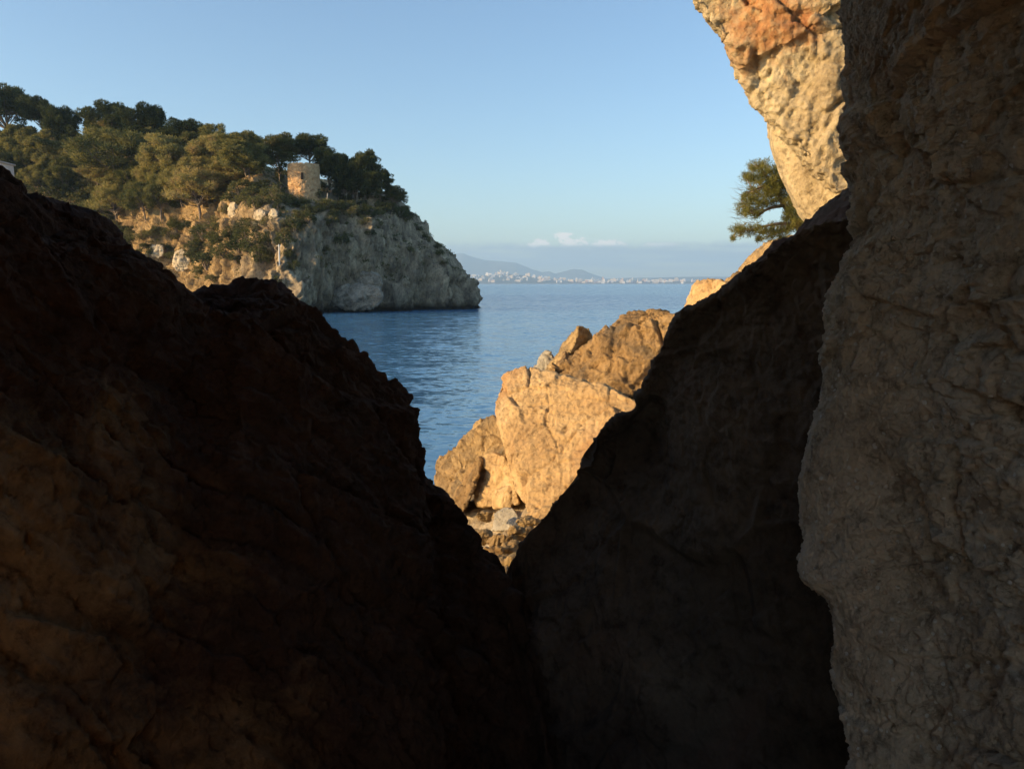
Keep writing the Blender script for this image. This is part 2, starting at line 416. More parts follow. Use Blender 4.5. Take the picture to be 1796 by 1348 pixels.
def tube_rock(name, C, nu, nv, disp, mat, seen=(0.0, 4.4), side=None, rows=(1, 2, 3, 4, 5, 6)):
    """C[section][row] control points; rows run round the rock, the last row joins the first.
    side: +1 / -1, on which side of the crest line (row 4) the open air is; the sections are then
    nudged so that the worn, displaced rock still ends at the crest it was drawn with"""
    C = np.array(C, float); nv -= nv % 2
    if side:
        crest, _ = pix(C[:, 4]); sm = crest.copy()
        for k in range(2): sm[1:-1] = 0.25 * sm[:-2] + 0.5 * sm[1:-1] + 0.25 * sm[2:]
        tn = np.gradient(sm, axis=0); tn /= np.linalg.norm(tn, axis=1)[:, None]
        nrm = side * np.stack([tn[:, 1], -tn[:, 0]], 1)
        N_ = len(C); per = 14; tot = np.zeros(N_)
        for it in range(5):
            n2 = (N_ - 1) * per + 1
            p = tube_disp(tube_grid(C, n2, 150, seen), disp); q, f = pix(p); ok = f > 0.3
            sec = np.repeat(np.arange(n2) / per, 150); sh = np.zeros(N_)
            for k in range(N_):
                if not (-200 < crest[k, 0] < 2000 and -300 < crest[k, 1] < 1500): continue
                rel = q - crest[k]; m_ = ok & (np.abs(rel @ tn[k]) < 12) & (np.abs(sec - k) < 2.5)
                if m_.sum() > 5: sh[k] = np.clip((rel @ nrm[k])[m_].max(), -30, 30) * 0.7
            s2 = sh.copy(); s2[1:-1] = 0.25 * sh[:-2] + 0.5 * sh[1:-1] + 0.25 * sh[2:]
            s2 = np.clip(tot + s2, -90, 90) - tot; tot += s2
            for k in range(N_):
                dx, dz = -nrm[k] * s2[k]
                for r_ in rows:
                    d = max(C[k, r_, 1], 0.6); C[k, r_, 0] += dx / F * d; C[k, r_, 2] -= dz / F * d
        print('crest shifts', name, tot.round())
    G = tube_grid(C, nu, nv, seen)
    p = tube_disp(G, disp)
    V, FS = [p], [grid_faces(nu, nv, True)]
    for e, row in ((0, np.arange(nv)), (1, (nu - 1) * nv + np.arange(nv))):
        V.append(p[row].mean(0)[None]); k = np.arange(0, nv, 2)
        FS.append(np.stack([row[k], row[(k + 1) % nv], row[(k + 2) % nv], np.full(len(k), len(p) + e)], 1))
    me = mesh_np(name, np.concatenate(V), np.concatenate(FS))
    bm = bmesh.new(); bm.from_mesh(me); bmesh.ops.recalc_face_normals(bm, faces=bm.faces); bm.to_mesh(me); bm.free()
    return link(name, me, mat)

def lerp(a, b, t): return np.asarray(a) * (1 - t) + np.asarray(b) * t

# left boulder
left_crest = [(985,1600,2.6),(950,1250,3.2),(897,1008,3.6),(862,965,3.65),(838,928,3.7),(790,868,3.75),(757,836,3.8),(743,800,3.78),(745,772,3.77),(733,742,3.76),
 (735,718,3.75),(700,675,3.72),(668,655,3.7),(620,603,3.6),(572,562,3.55),(540,532,3.5),(490,512,3.4),(440,498,3.3),(395,500,3.25),(345,494,3.2),(296,470,3.1),(240,437,3.0),(182,402,2.9),
 (120,372,2.8),(60,334,2.7),(0,297,2.6),(-150,190,2.45),(-400,0,2.3),(-800,-300,2.25),(-1400,-900,2.3)]
left_foot = [(0.05,2.5),(0.02,2.6),(0.0,2.6),(-0.02,2.5),(-0.05,2.45),(-0.08,2.4),(-0.1,2.3),(-0.13,2.2),(-0.16,2.15),(-0.2,2.1),
 (-0.24,2.0),(-0.3,1.95),(-0.35,1.85),(-0.42,1.75),(-0.5,1.65),(-0.55,1.6),(-0.62,1.5),(-0.7,1.4),(-0.77,1.32),(-0.84,1.25),(-0.9,1.15),(-0.97,1.05),(-1.02,0.95),
 (-1.08,0.85),(-1.13,0.75),(-1.18,0.65),(-1.25,0.4),(-1.35,0.1),(-1.5,-0.4),(-1.8,-1.2)]
C = []
for (px, py, d), (fx, fy) in zip(left_crest, left_foot):
    c = P(px, py, d); foot = np.array((fx, fy, -2.6))
    out = np.array((0.2, -0.55, 0.05))
    back = P(px - 110, py + 130, d + 0.9); back2 = np.array((back[0] - 0.5, back[1] + 0.9, -5.2)); under = np.array((fx - 0.3, fy + 0.4, -5.2))
    L1 = np.linalg.norm(c - foot)
    C.append([foot, lerp(foot, c, 0.28) + out * 0.12 * L1, lerp(foot, c, 0.55) + out * 0.16 * L1, lerp(foot, c, 0.85) + out * 0.07 * L1, c, back, back2, under])
def rim_chips(p, sc, seed):
    d1, d2, r, _ = cells(p / sc + 0.5 * fbm(p / (sc * 1.5), 2)[:, None], seed)
    return 0.16 * sc * (r - 0.5) * np.clip((d2 - d1) * 4, 0, 1)
def disp_left(p):
    # strata running along the slope
    a = np.array((0.62, 0.35, -0.70)); a /= np.linalg.norm(a)
    q = p - np.outer(p @ a, a) * 0.62
    f1, e1 = facets(q, 0.42, 3, 0.3); f2, _ = facets(p - np.outer(p @ a, a) * 0.4, 0.13, 23, 0.3); f3, _ = facets(p, 0.045, 29, 0.2)
    return 0.04 * fbm(p / 0.9 + 2, 3) + 0.26 * f1 + 0.34 * f2 + 0.5 * f3 + 0.015 * ridged(q / 0.2 + 4, 3) + 0.005 * fbm(p / 0.03, 3, 0.6)
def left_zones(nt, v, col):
    # dark red-brown with distance from a low left point; tan rock near it
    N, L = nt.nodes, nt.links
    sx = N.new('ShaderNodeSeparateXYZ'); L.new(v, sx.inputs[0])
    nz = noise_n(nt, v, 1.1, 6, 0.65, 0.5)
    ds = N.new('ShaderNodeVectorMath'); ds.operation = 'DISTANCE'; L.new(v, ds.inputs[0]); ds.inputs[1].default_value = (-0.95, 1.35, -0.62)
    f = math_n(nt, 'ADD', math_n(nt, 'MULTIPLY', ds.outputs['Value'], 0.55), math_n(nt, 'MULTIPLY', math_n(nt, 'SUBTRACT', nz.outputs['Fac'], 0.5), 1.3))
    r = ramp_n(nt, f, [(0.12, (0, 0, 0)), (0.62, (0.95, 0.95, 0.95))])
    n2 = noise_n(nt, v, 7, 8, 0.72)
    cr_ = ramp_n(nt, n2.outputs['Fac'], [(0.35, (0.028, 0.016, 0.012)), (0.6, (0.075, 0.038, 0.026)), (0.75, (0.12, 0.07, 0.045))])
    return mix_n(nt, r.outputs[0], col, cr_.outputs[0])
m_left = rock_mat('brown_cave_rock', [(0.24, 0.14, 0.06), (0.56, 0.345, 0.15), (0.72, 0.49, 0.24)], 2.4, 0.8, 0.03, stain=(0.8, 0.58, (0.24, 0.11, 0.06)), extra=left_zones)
m_cave = rock_mat('cave_interior_rock', [(0.22, 0.14, 0.08), (0.36, 0.24, 0.14), (0.46, 0.33, 0.2)], 1.6, 0.55, 0.03)
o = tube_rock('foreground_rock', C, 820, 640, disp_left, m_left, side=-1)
tag(o, 'huge dark brown rock with streaked surface sloping across the left of the view', 'rock')

# right boulder behind the wall
right_crest = [(810,1600,2.7),(845,1250,3.4),(885,1006,3.9),(900,975,3.92),(925,935,3.92),(952,908,3.92),(980,870,3.91),(1008,832,3.9),(1022,800,3.88),(1048,758,3.86),(1076,728,3.83),(1106,706,3.8),(1125,668,3.77),(1145,628,3.74),(1165,580,3.7),
 (1186,550,3.66),(1212,530,3.62),(1250,512,3.57),(1290,484,3.5),(1330,450,3.43),(1375,415,3.36),(1430,372,3.28),(1490,336,3.2),(1600,270,3.05),(1800,150,2.9)]
C = []
nR = len(right_crest)
for k, (px, py, d) in enumerate(right_crest):
    t = k / (nR - 1)
    c = P(px, py, d); foot = np.array((0.04 + 2.0 * t ** 1.3, 2.75 - 0.5 * t, -2.6))
    out = np.array((0.05, -0.5, 0.0)); L1 = np.linalg.norm(c - foot)
    back = P(px + 120, py + 120, d + 0.9); back2 = np.array((back[0] + 0.5, back[1] + 0.5, -5.2)); under = np.array((foot[0] + 0.3, foot[1] + 0.4, -5.2))
    C.append([foot, lerp(foot, c, 0.3) + out * 0.03 * L1, lerp(foot, c, 0.62) + out * 0.05 * L1, lerp(foot, c, 0.93) + out * 0.03 * L1, c, back, back2, under])
def disp_right(p):
    f1, _ = facets(p, 0.5, 5, 0.3); f2, _ = facets(p, 0.13, 6, 0.3); f3, _ = facets(p, 0.04, 7, 0.2)
    return 0.035 * fbm(p / 0.9 + 8, 3) + 0.16 * f1 + 0.20 * f2 + 0.30 * f3 + 0.005 * fbm(p / 0.03, 3, 0.6)
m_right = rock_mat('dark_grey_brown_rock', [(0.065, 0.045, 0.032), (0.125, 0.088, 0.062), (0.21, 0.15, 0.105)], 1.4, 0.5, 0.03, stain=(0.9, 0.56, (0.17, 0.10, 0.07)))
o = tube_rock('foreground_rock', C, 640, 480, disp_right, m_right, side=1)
tag(o, 'dark smooth rock slab rising from the notch to the right wall', 'rock')

# near right wall
wall_edge = [(1440,-900,2.3),(1455,-400,2.2),(1462,-150,2.15),(1466,0,2.1),(1470,60,2.1),(1480,105,2.1),(1474,150,2.08),(1482,200,2.06),(1494,240,2.05),(1500,275,2.04),(1491,330,2.02),(1488,420,2.0),(1458,490,1.98),(1442,530,1.97),(1448,600,1.95),(1444,680,1.93),
 (1430,760,1.9),(1416,840,1.88),(1424,925,1.85),(1412,985,1.83),(1408,1015,1.82),(1436,1040,1.81),(1450,1060,1.8),(1447,1150,1.78),(1462,1250,1.75),(1476,1348,1.7),(1490,1600,1.6),(1500,2100,1.4)]
C = []
for (px, py, d) in wall_edge:
    c = P(px, py, d); z = c[2]
    C.append([np.array((1.15, -0.6, z * 0.9)), np.array((0.98, 0.75, z * 0.85)), lerp(c, P(1800, py, 1.42), 0.72) + np.array((-0.02, 0.0, 0)), lerp(c, P(1800, py, 1.42), 0.25) + np.array((-0.035, -0.02, 0)), c,
              P(px + 45, py, d + 0.18), P(px + 190, py, d + 0.8), np.array((3.0, 3.1, z)), np.array((3.0, -0.6, z))])
def wall_grit(nt, v, col):
    # pale mineral chips of the conglomerate; dark spots paint the shade of small holes
    N, L = nt.nodes, nt.links
    vo = N.new('ShaderNodeTexVoronoi'); vo.inputs['Scale'].default_value = 75; L.new(v, vo.inputs['Vector'])
    sc = N.new('ShaderNodeSeparateColor'); L.new(vo.outputs['Color'], sc.inputs[0])
    chip = math_n(nt, 'MULTIPLY', math_n(nt, 'GREATER_THAN', sc.outputs[0], 0.90), math_n(nt, 'LESS_THAN', vo.outputs['Distance'], 0.34))
    col = mix_n(nt, math_n(nt, 'MULTIPLY', chip, 0.8), col, (0.80, 0.74, 0.64))
    n = noise_n(nt, v, 26, 6, 0.75)
    r = ramp_n(nt, n.outputs['Fac'], [(0.34, (0.55, 0.55, 0.55)), (0.40, (0, 0, 0))])
    return mix_n(nt, r.outputs[0], col, (0.13, 0.095, 0.065))
def disp_wall(p):
    q = p * (1, 1, 1.7)
    f1, g1 = facets(q, 0.30, 9, 0.4); f2, g2 = facets(p, 0.085, 10, 0.35); f3, _ = facets(p, 0.026, 12, 0.25)
    e1, e2, r2, _ = cells(p / 0.030, 11); e3, _, r3, _ = cells(p / 0.07 + 0.4 * fbm(p / 0.1, 2)[:, None], 15)
    peb = np.clip(0.45 - e1, 0, 1) * (r2 > 0.74); hole = np.clip(0.5 - e3, 0, 1) * (r3 > 0.86)
    zone = fbm(p / 0.4 + 31, 3)                       # rough broken beds against smoother rubbed ones
    mask = np.clip((p[:, 0] - 0.72) * 6 + 0.9 * zone + 0.2, 0.06, 1)
    crack = np.exp(-(g1 / 0.05) ** 2) * (zone > 0.05)
    return 0.03 * fbm(p / 0.45 + 8, 3) + mask * (0.20 * f1 + 0.38 * f2 - 0.012 * crack - 0.05 * hole) + (0.15 + 0.45 * mask) * 0.9 * f3 + (0.35 + mask) * 0.014 * peb + 0.0035 * fbm(p / 0.012, 3, 0.6)
m_wall = rock_mat('grey_brown_wall_rock', [(0.50, 0.39, 0.27), (0.68, 0.54, 0.385), (0.78, 0.65, 0.49)], 3.2, 1.0, 0.016, stain=(2.2, 0.64, (0.34, 0.25, 0.165)), pits=0.9, extra=wall_grit)
o = tube_rock('rock_wall', C, 1300, 520, disp_wall, m_wall, seen=(1.6, 4.5))
tag(o, 'rough pitted grey brown rock wall filling the right edge of the view', 'rock')

# the cave we stand in (behind and above the camera) and an added sun-blocking cliff
def build_cave():
    V, FS = [], []
    def add(G, amp, sc, f=None):
        n = grid_normals(G).reshape(-1, 3); p = G.reshape(-1, 3); p = p + n * (amp * fbm(p / sc, 4))[:, None]
        FS.append(grid_faces(*G.shape[:2]) + sum(len(x) for x in V)); V.append(p)
    def sheet(rows, nu, nv): return cr(cr(np.array(rows, float), nu, 0), nv, 1)
    # roof: low over the camera, rising towards the mouth, thick, with a rounded lip
    lo = lambda y: 0.62 + 0.44 * max(y, 0) + 0.85 * abs(min(y, 0))
    rows = []
    for x in (-5.2, -3.5, -2.0, -0.8, 0.3, 1.3, 2.3, 3.4):
        sag = -0.25 * ((x + 0.5) / 3.5) ** 2 if x > -4 else 0
        r_ = [(x, y, lo(y) + (sag if y < 0.5 else 0)) for y in (-3.2, -2, -1, 0, 1, 2.2, 3.3)]
        r_ += [(x, 4.0, 2.55), (x, 4.2, 3.4), (x, 3.4, 4.6), (x, 0, 5), (x, -3.2, 5)]
        rows.append(r_)
    add(sheet(rows, 90, 130), 0.10, 0.7)
    # floor
    xs, ys = np.linspace(-5, 3, 40), np.linspace(-7, 4.2, 50)
    X, Y = np.meshgrid(xs, ys, indexing='ij'); add(np.stack([X, Y, np.where(Y > 1.2, -2.7, -1.62)], -1), 0.08, 0.8)
    # back wall, left open to let warm light in behind the camera
    add(sheet([[(-5.2, -3.2, z), (-3.6, -3.3, z), (-2.2, -3.2, z), (BX0, -3.0, z), (BX0 - 0.1, -4.2, z)] for z in (-2, -0.8, 0.3, 1.2, 3)], 50, 60), 0.12, 0.8)
    # tall cliff added at left, out of view, to block the evening sun
    S = []
    for z in (-5.5, -2, 0, 2, 4, 6):
        S.append([(-4.9, -2.8, z), (-4.6, -1.9, z), (-4.2 - 0.05 * z, 0, z), (-4.1, 2.2, z), (-4.5, 3.9 - 0.1 * z, z), (-6.0, 4.2 - 0.15 * z, z), (-8, 2, z), (-8, -3.2, z)])
    add(sheet(S, 60, 90), 0.3, 1.5)
    # unseen rock added behind the camera to bounce warm sunlight forward
    add(sheet([[(1.2, -0.4, z), (1.3, -2, z), (1.25, -3.2, z), (1.6, -6, z), (1.2, -10, z)] for z in (-2, -0.8, 0.3, 1.2, 4)], 60, 90), 0.12, 0.8)
    me = mesh_np('cave_with_sun_block', np.concatenate(V), np.concatenate(FS))
    tag(link('cave_with_sun_block', me, m_cave), kind='structure')
BX0 = -4.5
build_cave()

# ------------------------------------------------------------------ right-hand shore: ground under the boulders
def shore_h(x, y):
    # boulder slope: rises to the right, drops to the sea at left/far
    edge = np.interp(y, [4, 7, 10, 14, 20, 30, 45], [-1.4, -1.3, -1.4, -1.9, -0.2, 4.5, 10.0])
    t = np.clip((x - edge) / 4.0, -1.5, 6)
    h = SEA - 0.3 + 2.1 * np.clip(t + 0.25, -1, 1) + 1.3 * np.clip(t - 0.7, 0, 6)
    return h
def build_shore():
    xs = np.linspace(-4, 26, 240); ys = np.linspace(4.3, 60, 330)
    X, Y = np.meshgrid(xs, ys, indexing='ij')
    Z = shore_h(X, Y)
    Q = np.stack([X, Y, Z], -1).reshape(-1, 3)
    d1, d2, r, _ = cells(Q / 0.8 + 0.3 * fbm(Q / 1.0, 2)[:, None], 13)
    Q[:, 2] += 0.25 * fbm(Q / 1.4, 4) + 0.35 * (r - 0.5) * np.clip((d2 - d1) * 3, 0, 1) + 0.06 * fbm(Q / 0.15, 3)
    m = rock_mat('shore_rock', [(0.22, 0.17, 0.11), (0.42, 0.33, 0.21), (0.56, 0.46, 0.31)], 1.5, 0.8, 0.05)
    tag(link('shore_terrain', mesh_np('shore_terrain', Q, grid_faces(240, 330)), m), kind='structure')
build_shore()

# ================================================================== ROCKS
def hull_rock(name, hulls, voxel, disp, mat, smooth=3, loc=None):
    """union of convex hulls, re-meshed finely, edges worn, surface displaced; one mesh"""
    bm = bmesh.new()
    for pts in hulls:
        b2 = bmesh.new()
        for q in pts: b2.verts.new(q)
        bmesh.ops.convex_hull(b2, input=b2.verts)
        bmesh.ops.delete(b2, geom=[v for v in b2.verts if not v.link_faces], context='VERTS')
        tmp = bpy.data.meshes.new('t'); b2.to_mesh(tmp); b2.free(); bm.from_mesh(tmp); bpy.data.meshes.remove(tmp)
    bmesh.ops.recalc_face_normals(bm, faces=bm.faces)
    me = bpy.data.meshes.new('t'); bm.to_mesh(me); bm.free()
    o = bpy.data.objects.new('t', me); COL.objects.link(o)
    md = o.modifiers.new('r', 'REMESH'); md.mode = 'VOXEL'; md.voxel_size = voxel
    ms = o.modifiers.new('s', 'SMOOTH'); ms.iterations = smooth; ms.factor = 0.5
    dg = bpy.context.evaluated_depsgraph_get(); ev = o.evaluated_get(dg)
    m2 = bpy.data.meshes.new_from_object(ev); bpy.data.objects.remove(o); bpy.data.meshes.remove(me)
    nv = len(m2.vertices); co = np.zeros(nv * 3, np.float32); m2.vertices.foreach_get('co', co); co = co.reshape(-1, 3).astype(float)
    no = np.zeros(nv * 3, np.float32); m2.vertices.foreach_get('normal', no); no = no.reshape(-1, 3)
    cen = co.mean(0); base = np.array((cen[0], cen[1], co[:, 2].min()))
    co2 = co + no * disp(co, no)[:, None] - base
    m2.vertices.foreach_set('co', co2.astype(np.float32).ravel())
    m2.polygons.foreach_set('use_smooth', np.full(len(m2.polygons), True)); m2.name = name; m2.update()
    m2.materials.clear()
    return link(name, m2, mat, loc=base)

def chunk(front, thick, shrink=0.8, bulge=0.0, down=0.0):
    """convex chunk: the outline seen from the camera with its depths, plus a real back side"""
    pts = [P(*q) for q in front]
    c = np.mean(pts, 0)
    back = []
    for q in pts:
        b = c + (q - c) * shrink; k = (b[1] + thick) / b[1]
        back.append(np.array((b[0] * (1 + (k - 1) * 0.9), b[1] + thick, b[2] * (1 + (k - 1) * (1.1 if b[2] < 0 else 1.0)) - down)))
    if bulge: pts.append(c - np.array((0, bulge, 0)))
    return pts + back

def bdisp(s, seed, amp=1.0, chip=1.0):
    def f(p, n):
        f1, g1 = facets(p, 0.75 * s, seed, 0.25); f2, g2 = facets(p, 0.24 * s, seed + 1, 0.3); f3, _ = facets(p, 0.08 * s, seed + 2, 0.2)
        crack = np.exp(-(g1 / 0.035) ** 2) * (pn(p / (0.9 * s) + seed) > -0.05)
        return amp * (0.03 * s * fbm(p / (0.8 * s) + seed, 3) + 0.24 * chip * f1 + 0.34 * chip * f2 + 0.40 * f3 - 0.05 * s * crack + 0.006 * s * fbm(p / (0.04 * s), 3, 0.65))
    return f
m_gold = rock_mat('golden_limestone', [(0.42, 0.27, 0.135), (0.60, 0.41, 0.205), (0.68, 0.51, 0.30)], 0.9, 0.9, 0.07, stain=(0.6, 0.55, (0.50, 0.28, 0.13)), vary=True)
m_gold2 = rock_mat('weathered_limestone', [(0.19, 0.145, 0.095), (0.50, 0.345, 0.17), (0.62, 0.46, 0.25)], 0.9, 0.9, 0.10, stain=(1.2, 0.55, (0.17, 0.15, 0.12)), pits=0.8, vary=True)
m_grey = rock_mat('grey_limestone', [(0.25, 0.23, 0.19), (0.36, 0.33, 0.27), (0.46, 0.42, 0.35)], 2.0, 0.6, 0.04)

o = hull_rock('boulder', [
  chunk([(866,705,13.7),(884,655,14.0),(928,645,13.9),(988,668,13.3),(1055,672,12.9),(1105,695,12.4),(1150,720,12.2),(1120,800,11.8),(1010,880,11.7),(958,903,11.7),(928,900,11.9),(908,868,12.6),(886,795,13.1)], 2.4, 0.85)], 0.024, bdisp(1.0, 3, 1.0, 0.5), m_gold, 1)
tag(o, 'largest golden sunlit block in the middle, with a broad flat face', 'boulder')
o = hull_rock('boulder', [
  chunk([(955,655,17.4),(985,628,17.4),(1040,597,17.0),(1100,562,16.6),(1150,543,16.2),(1183,545,15.9),(1260,560,15.6),(1240,650,15.2),(1150,700,15.2),(1080,700,15.6),(1000,680,16.6)], 2.6, 0.85, 0.3)], 0.035, bdisp(1.3, 21, 1.3, 1.4), m_gold2, 2)
tag(o, 'rugged golden boulder with dark pitted crest, behind and above the largest block', 'boulder')
o = hull_rock('boulder', [chunk([(950,665,19.0),(985,607,18.9),(1003,582,18.7),(1016,572,18.2),(1022,571,18.4),(1040,583,19.4),(1044,600,19.3),(1024,640,18.6),(985,665,18.2)], 0.9, 0.8)], 0.03, bdisp(0.7, 5), m_gold2, 2)
tag(o, 'narrow pointed boulder leaning up against the rugged one, sea behind', 'boulder')
o = hull_rock('boulder', [chunk([(930,660,19.3),(945,628,19.3),(958,614,19.2),(970,620,19.1),(972,655,19.1)], 0.7, 0.8)], 0.03, bdisp(0.6, 8), m_grey, 2)
tag(o, 'small grey rock peeping out left of the pointed boulder', 'boulder')
o = hull_rock('boulder', [chunk([(798,800,15.0),(815,765,15.1),(838,742,15.1),(866,730,14.9),(890,760,14.5),(893,830,14.2),(850,850,14.3),(808,840,14.6)], 1.6, 0.85)], 0.025, bdisp(0.8, 12, 1.2), m_gold2, 2)
tag(o, 'rough tan boulder tucked against the left side of the largest block', 'boulder')
o = hull_rock('boulder', [chunk([(762,838,15.9),(770,805,16.0),(786,786,15.9),(815,784,15.6),(832,805,15.2),(825,850,15.0),(795,885,15.0),(765,870,15.4)], 1.4, 0.85)], 0.025, bdisp(0.7, 14, 1.1), m_gold2, 2)
tag(o, 'outermost rounded tan boulder at the water, left end of the pile', 'boulder')
o = hull_rock('boulder', [chunk([(786,905,14.0),(800,868,14.1),(814,832,14.1),(834,806,13.9),(846,802,13.7),(838,838,13.3),(826,872,13.2),(808,905,13.4)], 1.1, 0.8)], 0.025, bdisp(0.6, 16, 1.2), m_gold2, 2)
tag(o, 'slanting ridge shaped boulder between the outermost one and the pale block', 'boulder')
o = hull_rock('boulder', [chunk([(822,838,13.9),(842,806,13.9),(864,793,13.7),(886,798,13.3),(903,846,12.9),(912,884,12.8),(880,890,12.9),(838,886,13.4)], 1.3, 0.85)], 0.022, bdisp(0.6, 18, 0.8), m_gold, 1)
tag(o, 'flat faced pale block, reddish along its top edge, left of the largest one', 'boulder')
o = hull_rock('boulder', [chunk([(862,930,12.3),(868,902,12.4),(882,889,12.4),(900,890,12.2),(914,908,12.0),(910,932,11.9)], 0.6, 0.8)], 0.016, bdisp(0.35, 22, 0.8), m_grey, 3)
tag(o, 'rounded grey stone in the shaded hollow under the blocks', 'boulder')
o = hull_rock('boulder', [chunk([(922,905,11.7),(938,892,11.6),(975,885,11.4),(1000,900,11.3),(960,925,11.2),(935,915,11.4)], 0.7, 0.8)], 0.018, bdisp(0.35, 24, 1.0), m_gold, 2)
tag(o, 'small golden wedge of rock under the foot of the largest block', 'boulder')
# rubble in the notch
rub = [((846,940),10.6,44,26),((880,948),10.0,50,24),((915,935),10.2,50,26),((866,968),9.2,40,28),((900,962),9.4,44,28),((883,985),8.6,40,26),((905,985),8.4,36,26),((880,1005),8.0,34,26),((895,1015),7.6,34,24),((850,905),11.6,34,20),((925,915),11.0,40,18),((888,1035),7.2,36,24)]
rl = ['flat rubble stone at the top left of the notch','broad rubble stone below the rounded grey stone','rubble stone leaning on the right rock under the blocks','pitted rubble stone on the left side of the notch','pitted rubble stone in the middle of the notch','mid sized rubble stone low in the notch','rubble stone against the right rock low in the notch','knobbly rubble stone near the bottom of the notch','knobbly rubble stone beside the right rock near the notch bottom','shaded rubble stone left of the rounded grey stone','tan rubble stone right of the rounded grey stone','lowest rubble stone wedged in the bottom of the notch']
rr = random.Random(4)
for k, ((px, py), d, w, h) in enumerate(rub):
    fr = []
    for a in range(8):
        an = a / 8 * 2 * math.pi
        fr.append((px + w / 2 * math.cos(an) * rr.uniform(0.8, 1.15), py + h / 2 * math.sin(an) * rr.uniform(0.8, 1.15), d + rr.uniform(-0.1, 0.12)))
    o = hull_rock('rubble_stone', [chunk(fr, 0.35, 0.85, 0.08)], 0.012, bdisp(0.25, 30 + k, 1.5), m_gold2, 2)
    tag(o, rl[k], 'stone', 'rubble stones in the notch')

# lit rocks on the far right shore, behind the dark slab
o = hull_rock('boulder', [chunk([(1196,560,27.5),(1210,525,27.5),(1222,500,27.4),(1245,487,27.0),(1268,492,26.6),(1300,520,26.0),(1290,570,25.5)], 2.5, 0.85)], 0.06, bdisp(1.2, 41, 1.3), m_gold, 2)
tag(o, 'bright golden rock showing over the dark slab in front of the sea', 'boulder')
o = hull_rock('boulder', [chunk([(1262,510,30),(1275,488,30),(1295,480,29.6),(1330,500,29),(1320,540,29)], 2.0, 0.85)], 0.06, bdisp(1.0, 43, 1.2), m_gold2, 2)
tag(o, 'small reddish rock between the bright golden rock and the slope', 'boulder')
o = hull_rock('boulder', [chunk([(1295,490,29),(1305,462,29),(1325,440,28.6),(1345,425,28.2),(1400,410,27.5),(1420,470,27),(1330,510,28)], 3.0, 0.85)], 0.06, bdisp(1.2, 47, 1.2), m_gold2, 2)
tag(o, 'scrubby tan ledge below the leaning pine on the right', 'rock ledge')

# the sunlit overhanging cliff, upper right
pc = P(1340, 30, 15.6)
def cliff_extra(nt, v, col):
    N, L = nt.nodes, nt.links
    s = N.new('ShaderNodeVectorMath'); s.operation = 'DISTANCE'; L.new(v, s.inputs[0]); s.inputs[1].default_value = PATCH
    nz = noise_n(nt, v, 1.6, 5, 0.65)
    f = math_n(nt, 'ADD', s.outputs['Value'], math_n(nt, 'MULTIPLY', math_n(nt, 'SUBTRACT', nz.outputs['Fac'], 0.5), 2.6))
    r = ramp_n(nt, math_n(nt, 'MULTIPLY', f, 0.5), [(0.18, (0.95, 0.95, 0.95)), (0.52, (0, 0, 0))])
    n2 = noise_n(nt, v, 3.0, 6, 0.7)
    oc = ramp_n(nt, n2.outputs['Fac'], [(0.35, (0.34, 0.14, 0.06)), (0.55, (0.48, 0.24, 0.10)), (0.72, (0.58, 0.42, 0.22))])
    return mix_n(nt, r.outputs[0], col, oc.outputs[0])
cl_hulls = [
  chunk([(1190,-260,16.0),(1205,-60,15.9),(1222,0,15.9),(1252,32,15.85),(1278,62,15.8),(1299,112,15.75),(1400,70,15.2),(1480,0,14.95),(1620,-260,14.8)], 4.0, 0.95),
  chunk([(1285,60,15.9),(1300,112,15.9),(1322,182,15.9),(1352,212,15.8),(1395,262,15.5),(1440,310,15.3),(1468,338,15.2),(1520,330,15.1),(1620,300,15.0),(1640,-100,15.0),(1400,-60,15.2)], 4.0, 0.95),
  chunk([(1350,205,18.6),(1356,258,18.4),(1376,312,18.2),(1406,378,17.9),(1440,420,17.4),(1560,420,16.2),(1560,280,16.2),(1440,215,17.2)], 4.0, 0.95)]
allp = np.concatenate([np.array(h) for h in cl_hulls]); 
def cliff_disp(p, n):
    f1, g1 = facets(p, 1.5, 51, 0.3); f2, g2 = facets(p, 0.42, 52, 0.35); f3, _ = facets(p, 0.13, 54, 0.25)
    e1, e2, r2, _ = cells(p / 0.22 + 0.6 * fbm(p / 0.3, 3)[:, None], 53); e3, _, r3, _ = cells(p / 0.5 + 0.7 * fbm(p / 0.4, 3)[:, None], 55)
    zone = pn(p / 1.1 + 3)
    pit = np.clip(0.40 - e1, 0, 1) * (r2 > 0.60) * (zone > -0.1) * 0.16 + np.clip(0.45 - e3, 0, 1) * (r3 > 0.88) * 0.5
    rough = np.clip(1.0 - (p[:, 1] - 16.6) * 0.5, 0.22, 1)
    crack = np.exp(-(g1 / 0.035) ** 2) * (pn(p / 0.8 + 9) > 0.0)
    return rough * (0.06 * fbm(p / 1.3, 3) + 0.22 * f1 + 0.42 * f2 + 0.6 * f3 - 0.12 * crack - pit) + 0.010 * fbm(p / 0.06, 3, 0.65)
PATCH = (0, 0, 0)
m_cliff = rock_mat('pale_cliff_rock', [(0.34, 0.265, 0.16), (0.52, 0.425, 0.265), (0.66, 0.57, 0.37)], 0.9, 0.8, 0.09, extra=cliff_extra, pits=0.9)
o = hull_rock('overhanging_cliff', cl_hulls, 0.045, cliff_disp, m_cliff, 2)
PATCH = tuple(pc - np.array(o.location))
for nd in m_cliff.node_tree.nodes:
    if nd.type == 'VECT_MATH': nd.inputs[1].default_value = PATCH
tag(o, 'pale sunlit overhanging cliff with an orange patch, upper right', 'cliff')

